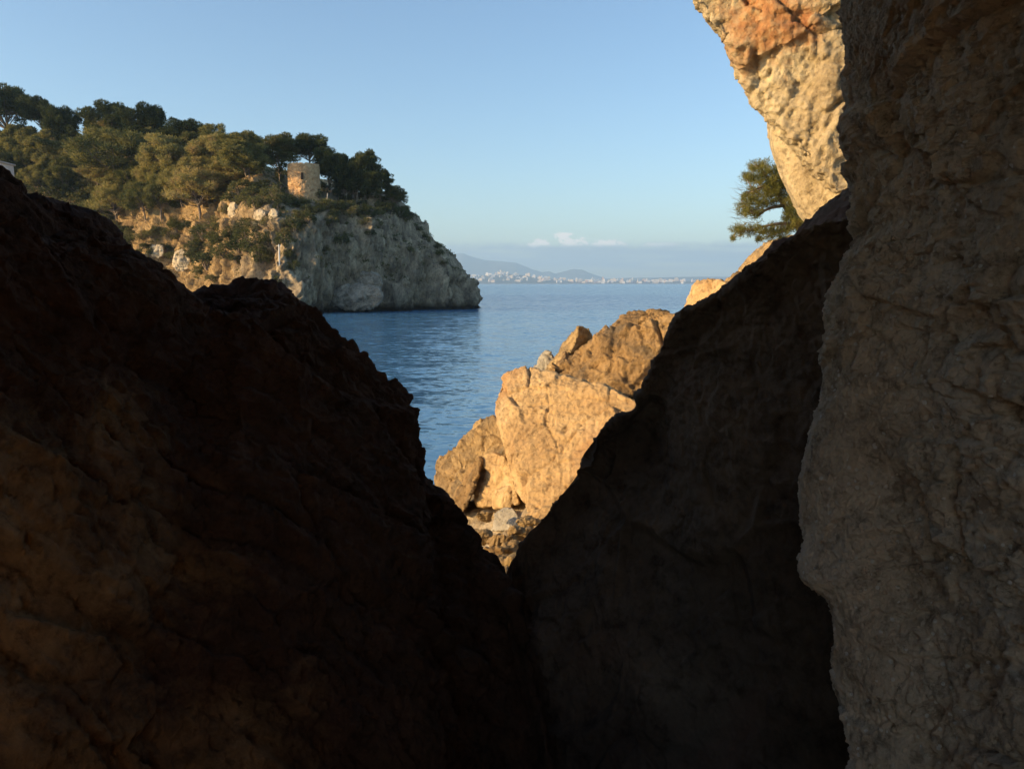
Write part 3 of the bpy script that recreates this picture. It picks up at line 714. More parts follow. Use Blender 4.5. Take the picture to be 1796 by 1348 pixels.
# ---- rocks on the headland
def head_rock(px, py, w, h, thick, mat, seed, label, depth_off=0.0, name='boulder', cat='boulder', amp=1.0):
    g = on_head(px, py)
    d = (g[1] if g is not None else 145) + depth_off
    r_ = random.Random(seed); fr = []
    for a in range(9):
        an = a / 9 * 2 * math.pi
        fr.append((px + w / 2 * math.cos(an) * r_.uniform(0.85, 1.1), py + h / 2 * math.sin(an) * r_.uniform(0.85, 1.1), d + 0.25 * thick * math.cos(an) * -1 + r_.uniform(-0.3, 0.3)))
    o = hull_rock(name, [chunk(fr, thick, 0.85, thick * 0.25)], 0.12, bdisp(min(w, h) / 1400 * d * 0.5, seed, amp * 1.7), mat, 1)
    return tag(o, label, cat)
m_hl = rock_mat('headland_boulder_rock', [(0.34, 0.28, 0.20), (0.54, 0.46, 0.33), (0.68, 0.59, 0.43)], 0.8, 0.7, 0.15)
m_hg = rock_mat('headland_grey_rock', [(0.20, 0.175, 0.14), (0.42, 0.37, 0.29), (0.60, 0.53, 0.42)], 0.7, 0.9, 0.3)
head_rock(625, 522, 100, 52, 6, m_hg, 61, 'big pale grey boulder at the waterline below the shaded cliff', -2.5)
head_rock(648, 498, 50, 46, 4, m_hg, 63, 'tilted grey slab leaning behind the big waterline boulder', -2.5)
head_rock(318, 457, 34, 40, 4, m_hl, 65, 'tan boulder on the sunlit slope just above the dark rock', -1.5)
head_rock(275, 440, 30, 26, 3, m_hl, 66, 'yellow angular boulder left of the tan boulder on the sunlit slope', -1.2)
head_rock(410, 372, 24, 40, 2.5, m_hl, 67, 'leftmost pale rock pillar under the pines', -0.8, 'rock_pillar', 'rock pillar')
head_rock(455, 378, 22, 24, 2.5, m_hl, 69, 'middle pale rock knob at the edge of the shaded cliff', -0.8, 'rock_pillar', 'rock pillar')
head_rock(479, 379, 18, 26, 2.5, m_hl, 71, 'rightmost pale rock knob at the edge of the shaded cliff', -0.8, 'rock_pillar', 'rock pillar')

# ================================================================== TOWER
def build_tower():
    g = on_head(527, 350)
    base = np.array(g) if g is not None else P(527, 350, 150)
    d = base[1]; rad = 27.5 / F * d; H = 62 / F * d
    root = link('watchtower', None, loc=(base[0], base[1] + rad, base[2] - 0.6))
    nu, nv = 160, 90
    def wall(inner):
        th = np.linspace(0, 2 * math.pi, nu, endpoint=False); G = np.zeros((nv, nu, 3))
        top = H + 0.6 + 0.22 * pn(np.stack([np.cos(th) * 1.3 + 5, np.sin(th) * 1.3, th * 0], 1)) * 1.4
        # missing stones of the broken rim
        top -= 0.16 * (pn(np.stack([np.cos(th) * 5 + 3, np.sin(th) * 5, th * 0], 1)) > 0.15)
        for j in range(nv):
            t = j / (nv - 1); rr_ = (rad * (1.02 - 0.04 * t)) if not inner else rad * 0.78
            G[j, :, 0] = rr_ * np.cos(th); G[j, :, 1] = rr_ * np.sin(th); G[j, :, 2] = top * t
        return G
    Go, Gi = wall(False), wall(True)
    p = Go.reshape(-1, 3)
    ang = np.arctan2(p[:, 1], p[:, 0]) * rad; row = np.floor(p[:, 2] / 0.32)
    brick = np.stack([ang / 0.45 + 0.5 * (row % 2), row + 0.5, 0 * row], 1)
    d1, d2, r_, _ = cells(np.stack([brick[:, 0], brick[:, 1], 0 * ang + 0.5], 1), 77)
    out = 0.10 * (r_ - 0.5) - 0.05 * np.exp(-((d2 - d1) / 0.08) ** 2) + 0.05 * fbm(p / 0.4, 3)
    # the great bite out of the facing, low on the sunny side
    a0 = -math.pi / 2 - 0.45
    dd = np.hypot((np.arctan2(p[:, 1], p[:, 0]) - a0) * rad / 1.0, (p[:, 2] - 0.33 * H - 0.6) / 0.85)
    out -= 0.45 * np.clip(1.25 - dd + 0.5 * fbm(p / 0.7, 3), 0, 1)
    nn = p * (1, 1, 0); nn /= np.linalg.norm(nn, axis=1)[:, None]
    p = p + nn * out[:, None]
    V = np.concatenate([p, Gi.reshape(-1, 3)]); f = grid_faces(nv, nu, True)
    k = np.arange(nu); a = (nv - 1) * nu
    rim = np.stack([a + k, a + (k + 1) % nu, nv * nu + a + (k + 1) % nu, nv * nu + a + k], 1)
    me = mesh_np('tower_wall', V, np.concatenate([f, f[:, ::-1] + nv * nu, rim]), False)
    m = rock_mat('tower_stone', [(0.40, 0.24, 0.12), (0.58, 0.37, 0.19), (0.68, 0.49, 0.29)], 1.6, 0.6, 0.1, stain=(0.9, 0.60, (0.30, 0.21, 0.14)))
    link('tower_wall', me, m, root)
    # slit facing the sea: near-black solid block painted as its inner shade
    bm = bmesh.new(); bmesh.ops.create_cube(bm, size=1); bmesh.ops.bevel(bm, geom=bm.edges[:], offset=0.08, segments=2, affect='EDGES')
    for v in bm.verts: v.co = Vector((v.co.x * 0.45, v.co.y * 0.25, v.co.z * 1.1 + (0.12 if v.co.z > 0 else 0)))
    me = bpy.data.meshes.new('slit_block'); bm.to_mesh(me); bm.free()
    md, nt, N, L, b = new_mat('painted_slit_shade'); b.inputs['Base Color'].default_value = (0.02, 0.017, 0.014, 1); b.inputs['Roughness'].default_value = 1
    w = link('slit_shade_block', me, md, root); an = -math.pi / 2 + 0.15; w.location = (rad * 1.0 * math.cos(an), rad * 1.0 * math.sin(an), H * 0.72); w.rotation_euler = (0, 0, an + math.pi / 2)
    tag(root, 'round ruined stone watchtower, half sunlit, on the clifftop among pines', 'tower')
build_tower()

# ================================================================== VEGETATION
def tube_pts(path, radii, k=6):
    path = np.array(path, float); n = len(path); V = []; 
    for i in range(n):
        t = path[min(i + 1, n - 1)] - path[max(i - 1, 0)]; t /= np.linalg.norm(t) + 1e-9
        a = np.cross(t, (0.3, 0.9, 0.2)); a /= np.linalg.norm(a) + 1e-9; b = np.cross(t, a)
        an = np.linspace(0, 2 * math.pi, k, endpoint=False)
        V.append(path[i] + radii[i] * (np.outer(np.cos(an), a) + np.outer(np.sin(an), b)))
    return np.concatenate(V), grid_faces(n, k, True)
class MB:
    def __init__(s): s.v = []; s.f = []; s.n = 0
    def add(s, v, f): s.v.append(v); s.f.append(np.asarray(f) + s.n); s.n += len(v)
    def mesh(s, name, smooth=True): return mesh_np(name, np.concatenate(s.v), np.concatenate(s.f), smooth)
def blades(rng, cen, n, rad, ln, wd, up=0.35, flat=0.75):
    """n needle tufts round a clump centre: thin quads pointing out and up"""
    d = rng.normal(size=(n, 3)); d /= np.linalg.norm(d, axis=1)[:, None]
    r = rad * rng.uniform(0.35, 1.0, n) ** 0.6
    p = cen + d * r[:, None] * (1, 1, flat)
    o = d + (0, 0, up) + rng.normal(size=(n, 3)) * 0.35; o /= np.linalg.norm(o, axis=1)[:, None]
    s = np.cross(o, rng.normal(size=(n, 3))); s /= np.linalg.norm(s, axis=1)[:, None] + 1e-9
    l = ln * rng.uniform(0.6, 1.3, n)[:, None]; w = wd * rng.uniform(0.6, 1.3, n)[:, None]
    v = np.stack([p - s * w * 0.5, p + s * w * 0.5, p + o * l + s * w * 0.22, p + o * l - s * w * 0.22], 1).reshape(-1, 3)
    return v, np.arange(n * 4).reshape(n, 4)

m_bark = bark_mat('pine_bark', (0.10, 0.07, 0.05), (0.30, 0.24, 0.18))
m_needle = leaf_mat('pine_needles', (0.08, 0.092, 0.028), (0.32, 0.285, 0.095), (0.42, 0.31, 0.14))
m_needle_dark = leaf_mat('dark_pine_needles', (0.024, 0.038, 0.013), (0.085, 0.10, 0.032), (0.16, 0.14, 0.055))
m_shrub = leaf_mat('shrub_leaves', (0.04, 0.055, 0.02), (0.14, 0.145, 0.05), (0.26, 0.20, 0.095))

def pine(seed, form, leaf):
    """unit pine: height 1 up to its crown top, crown radius about 0.45; returns root"""
    rng = np.random.RandomState(seed); T = MB(); Cn = MB()
    lean = rng.uniform(-0.10, 0.10, 2)
    tp = [np.array((lean[0] * t ** 1.5 + 0.02 * math.sin(5 * t + seed), lean[1] * t ** 1.5, t * 0.72)) for t in np.linspace(-0.05, 1, 9)]
    v, f = tube_pts(tp, np.linspace(0.026, 0.009, 9)); T.add(v, f)
    ends = []
    nb = {'umbrella': 26, 'dome': 40, 'open': 30}[form]
    for k in range(nb):
        if form == 'umbrella': h0, zt = rng.uniform(0.45, 0.72), rng.uniform(0.66, 0.95)
        elif form == 'dome': h0, zt = rng.uniform(0.12, 0.72), rng.uniform(0.20, 0.95)
        else: h0, zt = rng.uniform(0.28, 0.72), rng.uniform(0.36, 0.92)
        t0 = h0 / 0.72; a = k * 2.4 + rng.uniform(-0.4, 0.4)
        st = np.array((lean[0] * t0 ** 1.5, lean[1] * t0 ** 1.5, h0))
        rmax = 0.44 * math.sqrt(max(0.06, 1 - ((zt - 0.52) / 0.48) ** 2)) if form != 'umbrella' else 0.44 * math.sqrt(max(0.03, 1 - ((zt - 0.68) / 0.30) ** 2))
        rr_ = rmax * rng.uniform(0.55, 1.0)
        en = np.array((st[0] + rr_ * math.cos(a), st[1] + rr_ * math.sin(a), max(zt, h0 - 0.03)))
        mid = (st + en) / 2 + (0, 0, -0.03 + rng.uniform(-.02, .03))
        v, f = tube_pts([st, mid, en], [0.009, 0.006, 0.002], 4); T.add(v, f)
        ends.append((en, 1)); 
        for s_ in range(3):
            ends.append((lerp(mid, en, rng.uniform(0.2, 1)) + rng.normal(size=3) * (0.055, 0.055, 0.03), 0.8))
    for s_ in range(14):
        a = rng.uniform(0, 6.28); ends.append((np.array((lean[0] + 0.16 * math.cos(a), lean[1] + 0.16 * math.sin(a), rng.uniform(0.78, 0.94))), 1))
    for c, s_ in ends:
        rad = s_ * rng.uniform(0.055, 0.10)
        n = int((150 if form != 'open' else 85) * (rad / 0.065) ** 2)
        v, f = blades(rng, c, n, rad, 0.042 if form == 'open' else 0.032, 0.011, 0.9 if form == 'open' else 0.45); Cn.add(v, f)
    root = link('pine_tree', None)
    link('trunk', T.mesh('trunk'), m_bark, root); link('crown', Cn.mesh('crown', False), leaf, root)
    return root
def shrub(seed):
    rng = np.random.RandomState(seed); Cn = MB(); T = MB()
    for k in range(6):
        a = k * 1.05; v, f = tube_pts([(0, 0, -0.1), (0.15 * math.cos(a), 0.15 * math.sin(a), 0.3), (0.35 * math.cos(a), 0.35 * math.sin(a), 0.6)], [0.03, 0.02, 0.008], 4); T.add(v, f)
    for k in range(26):
        a = rng.uniform(0, 6.28); r_ = 0.42 * math.sqrt(rng.uniform(0, 1)); z = rng.uniform(0.1, 0.85) * math.sqrt(max(0.1, 1 - (r_ / 0.5) ** 2))
        v, f = blades(rng, np.array((r_ * math.cos(a), r_ * math.sin(a), z)), 60, rng.uniform(0.10, 0.18), 0.07, 0.035); Cn.add(v, f)
    root = link('shrub', None); link('stem', T.mesh('stem'), m_bark, root); link('foliage', Cn.mesh('foliage', False), m_shrub, root)
    return root
protos = {'umbrella': [pine(101, 'umbrella', m_needle_dark), pine(102, 'umbrella', m_needle_dark)],
          'dome': [pine(103, 'dome', m_needle), pine(104, 'dome', m_needle_dark), pine(108, 'dome', m_needle)],
          'open': [pine(105, 'open', m_needle), pine(106, 'open', m_needle), pine(107, 'open', m_needle)]}
shrubs = [shrub(201), shrub(202), shrub(203)]
used = set()
def put(proto, pos, h, w, rz, label, cat, group):
    o = proto if proto.name not in used else dup_tree(proto)
    used.add(proto.name if o is proto else o.name)
    o.location = pos; o.scale = (w, w, h); o.rotation_euler = (0, 0, rz)
    return tag(o, label, cat, group)
vr = random.Random(11)
def tree(px, py, top, w, form, v, label, group='pines on the headland', depth=None):
    g = on_head(px, py)
    if depth is not None or g is None: g = Vector(P(px, py, depth or 185))
    d = g[1]
    h = (py - top) / F * d; wd = w / 0.88 / F * d
    ps = protos[form]
    return put(ps[v % len(ps)], (g[0], g[1], g[2] - 0.2), h, wd, vr.uniform(0, 6.28), label, 'pine tree', group)
LM = 'olive green pine packed among others on the wooded slope'
T_ = [
 (18,290,158,110,'umbrella',0,'tall dark pine at the far left end of the skyline',None),
 (76,268,177,66,'umbrella',1,'umbrella pine with bare forked trunks against the sky, second on the skyline',None),
 (116,290,190,70,'dome',1,'dark pine right of the umbrella pine with bare trunks',None),
 (188,285,185,92,'dome',1,'broad dark pine on the skyline, left of the pair at its middle',None),
 (254,285,188,84,'dome',1,'broad dark pine on the skyline, right of the pair at its middle',None),
 (325,290,212,78,'umbrella',0,'low dark pine on the skyline just before it dips',None),
 (215,348,234,165,'open',0,'biggest olive pine in the middle of the wooded slope, in front of the skyline pair',None),
 (40,312,224,76,'dome',0,'sunlit bushy pine at the left edge, below the tallest pine',None),
 (92,318,234,66,'dome',2,'sunlit bushy pine right of the one at the left edge',None),
 (150,320,250,80,'open',1,LM,None),(300,335,240,92,'open',1,LM,None),
 (370,325,240,92,'dome',0,LM,None),(345,300,236,60,'dome',1,LM,None),
 (432,312,235,96,'dome',2,'sunlit domed pine on the skyline left of the tower',None),
 (490,318,236,84,'dome',1,'dark pine on the skyline directly behind the tower, left one',None),
 (545,322,238,82,'umbrella',0,'dark pine on the skyline rising behind the tower',None),
 (580,340,262,60,'dome',1,'dark pine just right of the tower',None),
 (606,356,272,58,'dome',1,'narrow dark pine between the tower and the outermost tall pine',None),
 (640,356,266,66,'dome',1,'outermost tall dark pine with a rounded top, right of the tower',None),
 (666,358,298,54,'dome',1,'dark pine stepping down toward the headland tip',None),
 (692,366,326,46,'dome',1,'low wind-bent dark pine above the headland tip',None),
 (622,358,300,52,'dome',1,'low dark pine filling the gap right of the tower group',None),(603,352,305,40,'dome',1,'low dark pine hugging the right side of the tower',None),
 (205,400,322,86,'open',2,'olive pine low on the bench above the yellow rocks, left of the bare trunks',None),
 (256,392,322,66,'open',1,'bench pine with forked pale trunks above the yellow rocks',None),
 (284,392,312,74,'open',0,'bench pine with a straight pale trunk above the yellow rocks',None),
 (350,388,296,112,'open',2,'spreading bench pine with a leaning trunk above the yellow rocks',None),
 (396,340,280,92,'open',1,'open crowned pine on the slope between bench and skyline',None),
 (436,316,262,70,'open',0,'open pine with tangled limbs directly left of the tower',None),
 (178,425,342,76,'open',1,'lowest pine, touching the dark rock at the left end of the bench',None),
 (130,340,270,70,'dome',1,LM,None),(20,335,262,60,'dome',1,LM,None),(265,320,250,76,'open',2,LM,None),
 (395,322,262,70,'dome',2,LM,None),(310,300,226,66,'dome',1,LM,None),
 (-60,300,170,110,'dome',1,LM,None),(-140,310,180,120,'dome',0,LM,None),(320,365,296,70,'open',0,LM,None),(240,360,286,70,'open',1,LM,None),
]
fill = random.Random(33)
for gy, hh in ((296, 62), (318, 62), (342, 60), (366, 56)):
    for gx in range(-20, 450, 46):
        px, py = gx + fill.uniform(-16, 16), gy + fill.uniform(-8, 8)
        if py > 352 and (px < 165 or px > 380): continue
        if px > 375 and py > 305: continue
        T_.append((px, py, py - hh * fill.uniform(0.85, 1.2), fill.uniform(58, 84), fill.choice(['open', 'open', 'dome']), fill.randrange(3), LM, None))
for px, py, top, w, form, v, lab, dep in T_: tree(px, py, top, w, form, v, lab, depth=dep)

def bush(px, py, w, h, label, v=None):
    g = on_head(px, py)
    if g is None: return
    d = g[1]
    return put(shrubs[vr.randrange(3) if v is None else v], (g[0], g[1], g[2] - 0.25), h / F * d * 1.15, w / 0.9 / F * d, vr.uniform(0, 6.28), label, 'shrub', 'shrubs on the headland')
B1 = 'dark green shrub in the fringe along the top of the shaded cliff'
B2 = 'olive shrub among the sunlit yellow rocks of the headland'
B5 = 'olive scrub bush on the sunlit ground left of and below the tower'
B3 = 'shrub rooted in the face of the shaded cliff'
B4 = 'dark shrub in the shaded gully under the pines at left'
for px in range(492, 724, 9):
    base = np.interp(px, [490, 560, 640, 690, 725], [368, 372, 374, 376, 392])
    bush(px + vr.uniform(-4, 4), base + vr.uniform(-12, 6), vr.uniform(18, 34), vr.uniform(12, 22), B1)
for px, py in [(732,402),(742,415),(750,425),(765,432),(715,384),(770,445)]: bush(px, py, vr.uniform(12, 20), vr.uniform(8, 13), B1)
for px, py, w, h in [(420,440,46,30),(446,438,44,34),(392,450,40,30),(430,405,36,24),(362,468,44,30),(355,416,38,26),(338,440,34,24),(300,418,30,20),(380,418,36,26),(445,402,30,20),(405,412,30,18),(455,448,34,26),(470,430,30,26),(460,460,30,20),(250,418,30,18),(210,412,34,22),(225,432,30,18),(330,398,30,16),(372,492,24,14),(482,352,26,26),(440,345,30,22),(455,338,30,22),(470,345,28,22),(488,340,24,20),(430,352,30,20),(420,340,34,24),(500,358,26,16),(515,360,26,14),(535,358,24,12),(448,362,26,18),(462,358,26,18),(405,352,30,20),(436,332,28,20),(460,328,26,18),(556,352,22,22),(420,356,24,18),(440,362,26,18),(395,372,20,16),(310,402,26,16),(280,408,26,14),(352,480,30,20),(345,452,30,20),(432,425,40,28),(415,458,34,22),(385,432,34,24),(500,352,20,14),(470,398,26,20),(375,400,34,22),(465,352,24,20),(442,350,24,16)]:
    bush(px, py, w, h, B5 if py < 364 else B2)
sr = random.Random(8)
for k in range(34):
    px = sr.uniform(200, 478); bush(px, sr.uniform(np.interp(px, [200, 478], [395, 385]), np.interp(px, [200, 350, 478], [425, 478, 470])), sr.uniform(14, 34), sr.uniform(9, 20), B2)
for px, py, w, h in [(500,430,34,26),(518,402,34,28),(540,392,28,22),(580,392,26,18),(600,425,24,22),(505,455,26,20),(515,470,22,18),(490,498,26,20),(570,440,18,14),(650,410,18,12),(720,440,16,12),(690,420,14,10),(780,462,14,9),(495,412,30,26),(530,380,30,18),(640,392,24,14)]:
    bush(px, py, w, h, B3)
for px, py in [(20,318),(45,325),(70,335),(95,345),(120,345),(60,350),(100,365),(130,372),(150,360),(140,345),(110,325),(160,382),(145,395),(80,315),(170,345),(0,300),(60,300)]:
    bush(px, py, vr.uniform(34, 50), vr.uniform(22, 34), B4)
# every prototype stands somewhere; nothing is left at the origin

# low undergrowth on the headland (nobody could count it)
def build_undergrowth():
    rng = np.random.RandomState(5); M_ = MB()
    ar = np.zeros(len(head_me.polygons)); head_me.polygons.foreach_get('area', ar)
    nm = np.zeros(len(ar) * 3); head_me.polygons.foreach_get('normal', nm); nm = np.abs(nm.reshape(-1, 3))
    ce = np.zeros(len(ar) * 3); head_me.polygons.foreach_get('center', ce); ce = ce.reshape(-1, 3)
    ok = (nm[:, 2] > 0.66) & (ce[:, 2] > SEA + 5) & (ce[:, 1] < 200) & (ce[:, 0] > -110)
    pr = ar * ok * np.clip(0.3 + fbm(ce / 5, 3), 0.02, 1); pr /= pr.sum()
    for i in rng.choice(len(ar), 2600, p=pr):
        v, f = blades(rng, ce[i] + (0, 0, 0.05), 22, rng.uniform(0.25, 0.6), 0.30, 0.12, 0.8, 0.5); M_.add(v, f)
    tag(link('undergrowth', M_.mesh('undergrowth', False), m_shrub), kind='stuff')
build_undergrowth()

# the small pine leaning out on the right
def near_pine():
    rng = np.random.RandomState(77); T = MB(); Cn = MB(); D = 24.5
    S = lambda px, py, dz=0.0: P(px, py, D + dz)
    org = S(1415, 420)
    def limb(pts, r0, r1):
        pts = [S(*q) - org for q in pts]; G = cr(np.array(pts), 10, 0)
        v, f = tube_pts(G, np.linspace(r0, r1, 10), 7); T.add(v, f); return G
    ln_ = [limb([(1425,440,0.3),(1400,395,0.1),(1376,360,0),(1366,340,0),(1352,318,-0.1),(1330,290,-0.1)], 0.13, 0.02),
           limb([(1376,360,0),(1350,365,-0.2),(1325,375,-0.3),(1300,352,-0.4)], 0.06, 0.012),
           limb([(1400,395,0.1),(1370,392,-0.3),(1335,398,-0.4),(1290,408,-0.5)], 0.07, 0.01),
           limb([(1366,340,0),(1372,310,0.2),(1382,295,0.3)], 0.05, 0.012),
           limb([(1352,318,-0.1),(1330,330,-0.3),(1308,338,-0.5)], 0.04, 0.01),
           limb([(1372,352,0),(1392,340,0.4),(1410,330,0.6)], 0.05, 0.012),
           limb([(1400,395,0.1),(1375,405,0.3),(1350,414,0.4)], 0.05, 0.01)]
    cl = [(1322,290,7),(1330,300,10),(1340,310,11),(1352,300,10),(1365,300,10),(1375,300,9),(1385,310,10),(1370,318,11),(1355,322,11),(1340,328,10),(1328,320,9),(1318,312,6),
          (1308,312,5),(1345,342,10),(1330,345,9),(1318,350,8),(1306,346,5),(1360,338,10),(1378,332,10),(1392,330,10),(1300,364,6),(1310,370,7),(1322,366,8),(1335,362,8),(1350,355,8),(1388,350,9),(1400,360,9),(1395,375,9),
          (1290,402,6),(1300,406,7),(1312,404,7),(1326,402,7),(1340,405,7),(1354,402,7),(1366,408,8),(1378,402,8),(1390,394,8),(1372,416,7),(1352,412,6),(1330,378,5),(1404,342,8),(1398,352,8),(1386,362,8),(1392,372,9),(1402,392,9),(1380,380,6),(1365,350,7),(1350,335,9),(1372,326,9),(1362,312,9),(1338,292,7),(1318,336,7),(1312,360,6),(1286,418,2.5),(1330,420,3),(1400,385,8)]
    for px, py, rp in cl:
        for k in range(5):
            dz = rng.uniform(-0.7, 0.7)
            c = S(px + rng.uniform(-0.7, 0.7) * rp, py + rng.uniform(-0.6, 0.6) * rp, dz) - org
            for j in range(6):
                c2 = c + rng.normal(size=3) * rp / F * D * 0.72
                v, f = blades(rng, c2, int(7 + 2.2 * rp), rp / F * D * rng.uniform(0.2, 0.5), 0.085, 0.011, 0.3, 0.9); Cn.add(v, f)
    # bare twigs at the windward side
    for k in range(70):
        a = S(rng.uniform(1300, 1335), rng.uniform(325, 410), rng.uniform(-0.4, 0.4)) - org
        e = a + (-rng.uniform(0.2, 0.55), rng.uniform(-.2, .2), rng.uniform(-0.02, 0.25))
        v, f = tube_pts([a, (a + e) / 2 + (0, 0, -0.02), e], [0.006, 0.004, 0.002], 3); T.add(v, f)
    for px, py, rp in cl:
        for k in range(3):
            a = S(px, py, rng.uniform(-.3, .3)) - org; G = ln_[rng.randint(len(ln_))]; j = np.argmin([np.linalg.norm(x - a) for L_ in ln_ for x in L_])
            b_ = [x for L_ in ln_ for x in L_][j]
            v, f = tube_pts([b_, (a + b_) / 2 + rng.normal(size=3) * 0.03, a], [0.014, 0.009, 0.004], 4); T.add(v, f)
    root = link('pine_tree', None, loc=org)
    link('trunk', T.mesh('trunk'), m_bark, root); link('crown', Cn.mesh('crown', False), leaf_mat('young_pine_needles', (0.10, 0.115, 0.03), (0.21, 0.20, 0.055), (0.26, 0.19, 0.08), 3.0), root)
    tag(root, 'small wind-bent pine leaning out from behind the sunlit cliff on the right', 'pine tree')
near_pine()

# ================================================================== SMALL THINGS
def simple_mat(name, c, rough=0.7):
    m, nt, N, L, b = new_mat(name)
    tc = N.new('ShaderNodeTexCoord'); n = noise_n(nt, tc.outputs['Object'], 3, 4)
    r = ramp_n(nt, n.outputs['Fac'], [(0.3, tuple(x * 0.8 for x in c)), (0.7, c)]); L.new(r.outputs[0], b.inputs['Base Color']); b.inputs['Roughness'].default_value = rough
    return m
m_white = simple_mat('white_paint', (0.78, 0.76, 0.70))
def pole():
    g = on_head(491, 458); d = g[1]; h = 32 / F * d
    root = link('marker_pole', None, loc=(g[0], g[1] - 0.3, g[2] - 0.3))
    T = MB(); T.add(*tube_pts([(0, 0, -0.5), (0, 0, h * 0.5), (0, 0, h)], [0.13, 0.11, 0.09], 8)); link('shaft', T.mesh('shaft'), m_white, root)
    T = MB(); T.add(*tube_pts([(-0.35, 0, h * 0.92), (0.35, 0, h * 0.92)], [0.05, 0.05], 6)); link('crossbar', T.mesh('crossbar'), m_white, root)
    tag(root, 'thin white pole standing at the edge between lit and shaded cliff', 'pole')
pole()
def posts():
    k = 0
    proto = None
    for px, py, h, lab in [(597,345,17,'pale post just right of the tower'),(628,350,15,'tallest pale post along the clifftop under the dark pines'),(576,352,9,'short leaning pale post between the tower and the tallest post'),(610,350,8,'low pale post left of the tallest post')]:
        g = on_head(px, py + 4); 
        if g is None: continue
        d = g[1]
        if proto is None:
            T = MB(); T.add(*tube_pts([(0, 0, -0.2), (0.02, 0, 0.5), (0.0, 0, 0.93), (0, 0, 1.0)], [0.09, 0.085, 0.08, 0.03], 8)); proto = o = link('wooden_post', T.mesh('wooden_post'), simple_mat('pale_wood', (0.42, 0.37, 0.29)))
        else:
            o = proto.copy(); COL.objects.link(o)
        o.location = (g[0], g[1] - 1.0, g[2] + 0.3); o.scale = (1, 1, h / F * d + 0.4); o.rotation_euler = (0, R(vr.uniform(-8, 8)), 0)
        tag(o, lab, 'post', 'posts along the clifftop')
posts()
def house():
    # corner of a white house among the pines, left frame edge
    d = 172; c = P(-30, 300, d)
    root = link('white_house', None, loc=(c[0], c[1], c[2]))
    def box(x0, x1, y0, y1, z0, z1, name, mat):
        bm = bmesh.new(); bmesh.ops.create_cube(bm, size=1)
        for v in bm.verts: v.co = Vector(((x0 + x1) / 2 + v.co.x * (x1 - x0), (y0 + y1) / 2 + v.co.y * (y1 - y0), (z0 + z1) / 2 + v.co.z * (z1 - z0)))
        bmesh.ops.bevel(bm, geom=bm.edges[:], offset=0.04, segments=1, affect='EDGES')
        me = bpy.data.meshes.new(name); bm.to_mesh(me); bm.free(); return link(name, me, mat, root)
    box(-6, 2.9, 0, 6, -3, 1.9, 'wall', m_white); box(-6.3, 3.2, -0.3, 6.3, 1.9, 2.25, 'roof', simple_mat('pale_roof', (0.55, 0.5, 0.43)))
    box(0.6, 1.6, -0.05, -0.003, -0.6, 0.9, 'window', simple_mat('dark_glass', (0.04, 0.05, 0.06), 0.2))
    tag(root, 'corner of a white house among the pines at the left edge', 'house')
    d = 150; a = on_head(312, 306); y = a[1] - 4; c = P(311, 300, y)
    T = MB(); w = 15 / F * y
    for z in (0.35, 0.8, 1.2): T.add(*tube_pts([(-w / 2, 0, z), (w / 2, 0.2, z)], [0.05, 0.05], 5))
    rail = link('railing', None, loc=c); link('rails', T.mesh('rails'), m_white, rail)
    for x in (-w / 2, 0, w / 2):
        T = MB(); T.add(*tube_pts([(x, 0.05, -0.8), (x, 0.05, 1.3)], [0.05, 0.05], 5)); link('post', T.mesh('post'), m_white, rail)
    tag(rail, 'short white railing glimpsed between the slope pines', 'railing')
house()

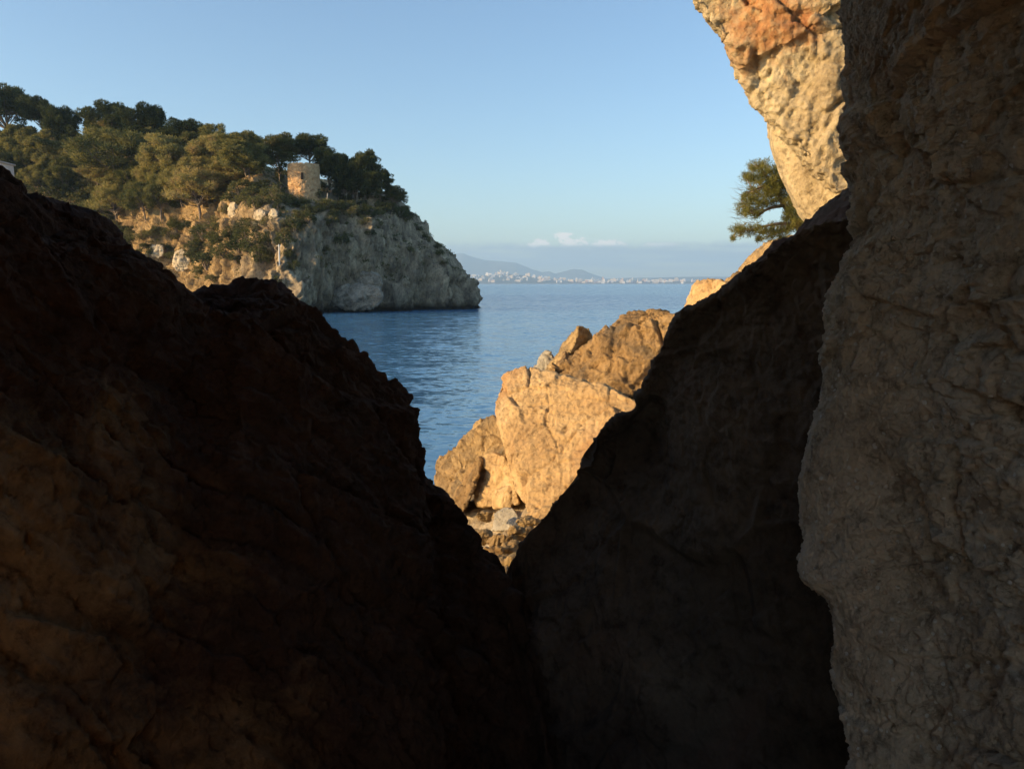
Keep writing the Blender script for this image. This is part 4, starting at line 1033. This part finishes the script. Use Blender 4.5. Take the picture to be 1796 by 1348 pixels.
# ================================================================== FAR CITY
def build_city():
    rng = random.Random(21)
    def block(seed):
        r_ = random.Random(seed); bm = bmesh.new()
        def bx(x0, x1, y0, y1, z0, z1):
            vs = [bm.verts.new(q) for q in ((x0,y0,z0),(x1,y0,z0),(x1,y1,z0),(x0,y1,z0),(x0,y0,z1),(x1,y0,z1),(x1,y1,z1),(x0,y1,z1))]
            for f in ((0,1,5,4),(1,2,6,5),(2,3,7,6),(3,0,4,7),(4,5,6,7),(3,2,1,0)): bm.faces.new([vs[k] for k in f])
        a = r_.uniform(0.45, 0.8)
        bx(-.5, .5, -.35, .35, -0.6, a)                                # main block
        bx(-.5 + r_.uniform(0.05, .4), .45, -.28, .28, a + 0.003, 1.0)  # set-back upper storeys
        for k in range(4):                                             # balcony bands
            z = a * (0.15 + 0.22 * k); bx(-.48, .48, -.42, -.352, z, z + 0.05)
        me = bpy.data.meshes.new('city_building'); bm.to_mesh(me); bm.free(); return me
    mats = [simple_mat('city_white', (0.80, 0.76, 0.70)), simple_mat('city_cream', (0.74, 0.62, 0.47)), simple_mat('city_pink', (0.62, 0.42, 0.32))]
    mes = []
    for k in range(9):
        me = block(k); me.materials.append(mats[0 if k < 5 else (1 if k < 8 else 2)]); mes.append(me)
    G_ = 'buildings of the far city'
    n = 0
    while n < 280:
        px = rng.uniform(790, 1290)
        y = 9000 + 2200 * rng.uniform(0.02, 0.40) ** (1.0)
        x = (px - CX) / F * y
        if 928 < px < 945 and rng.random() < 0.7: continue
        if px < 960 and y < 9250 and rng.random() < 0.55: continue
        h = COAST.ray_cast(Vector((x, y, 900)), Vector((0, 0, -1)))
        if h[0] is None: continue
        o = link('city_building', mes[rng.randrange(9)]); o.location = h[0]
        tall = rng.random() < 0.12
        w = rng.uniform(16, 52); o.scale = (w, rng.uniform(14, 30), rng.uniform(28, 48) if tall else rng.uniform(12, 30)); o.rotation_euler = (0, 0, rng.uniform(-0.5, 0.5))
        tag(o, 'tiny pale building of the far city across the bay', 'building', G_); n += 1
    # hilltop castle
    y = 9900; c = COAST.ray_cast(Vector(((880 - CX) / F * y, y, 900)), Vector((0, 0, -1)))[0]
    root = link('hilltop_castle', None, loc=(c[0], c[1], c[2] - 5))
    def cyl(name, r0, h0, h1, x=0, yy=0):
        T = MB(); T.add(*tube_pts([(x, yy, h0), (x, yy, h0 + .02), (x, yy, h1 - .02), (x, yy, h1), (x, yy, h1 + 0.01)], [r0, r0, r0, r0, 0.1], 28)); return link(name, T.mesh(name, False), mats[1], root)
    cyl('curtain_wall', 42, -15, 26); cyl('keep', 14, 26.1, 52, -8, 10); cyl('turret', 10, -15, 34, 40, -10); cyl('turret', 10, -15, 34, -42, -8)
    tag(root, 'cream hilltop castle standing above the far city at left', 'castle')
build_city()

# two distant gulls
def gulls():
    m = simple_mat('gull_grey', (0.16, 0.16, 0.17))
    proto = None
    for px, py, d, lab in [(534, 193, 330, 'tiny bird in the sky above the tower'), (388, 125, 380, 'tiny bird high in the sky above the skyline pines')]:
        if proto is None:
            T = MB()
            T.add(*tube_pts([(0, -0.25, 0), (0, -0.1, 0.01), (0, 0.1, 0), (0, 0.26, 0)], [0.01, 0.05, 0.05, 0.012], 8))
            for s in (-1, 1):
                v = np.array([(0, 0.08, 0.03), (0, -0.08, 0.03), (s * 0.3, -0.05, 0.14), (s * 0.3, 0.08, 0.14), (s * 0.62, -0.08, 0.06), (s * 0.62, -0.03, 0.06)])
                v = np.concatenate([v, v - (0, 0, 0.012)])
                T.add(v, [(0, 1, 2, 3), (3, 2, 4, 5), (9, 8, 7, 6), (11, 10, 8, 9), (0, 3, 9, 6), (3, 5, 11, 9), (2, 1, 7, 8), (4, 2, 8, 10)])
            proto = o = link('bird', T.mesh('bird'), m)
        else: o = proto.copy(); COL.objects.link(o)
        o.location = P(px, py, d); o.rotation_euler = (0, R(8), R(30)); tag(o, lab, 'bird', 'birds')
gulls()

# ================================================================== HAZE
def build_haze():
    bm = bmesh.new(); bmesh.ops.create_cube(bm, size=1)
    x0, x1, y0, y1, z0, z1 = -16000, 16000, -300, 21000, SEA - 4.2, 610
    for v in bm.verts: v.co = Vector(((x0 + x1) / 2 + v.co.x * (x1 - x0), (y0 + y1) / 2 + v.co.y * (y1 - y0), (z0 + z1) / 2 + v.co.z * (z1 - z0)))
    me = bpy.data.meshes.new('haze'); bm.to_mesh(me); bm.free()
    m, nt, N, L, b = new_mat('haze_air'); N.remove(b)
    pv = N.new('ShaderNodeVolumePrincipled'); pv.inputs['Color'].default_value = (0.56, 0.80, 1.0, 1); pv.inputs['Density'].default_value = 0.95e-4
    pv.inputs['Anisotropy'].default_value = 0.1
    L.new(pv.outputs[0], N['Material Output'].inputs['Volume'])
    tag(link('haze', me, m), kind='stuff')
build_haze()
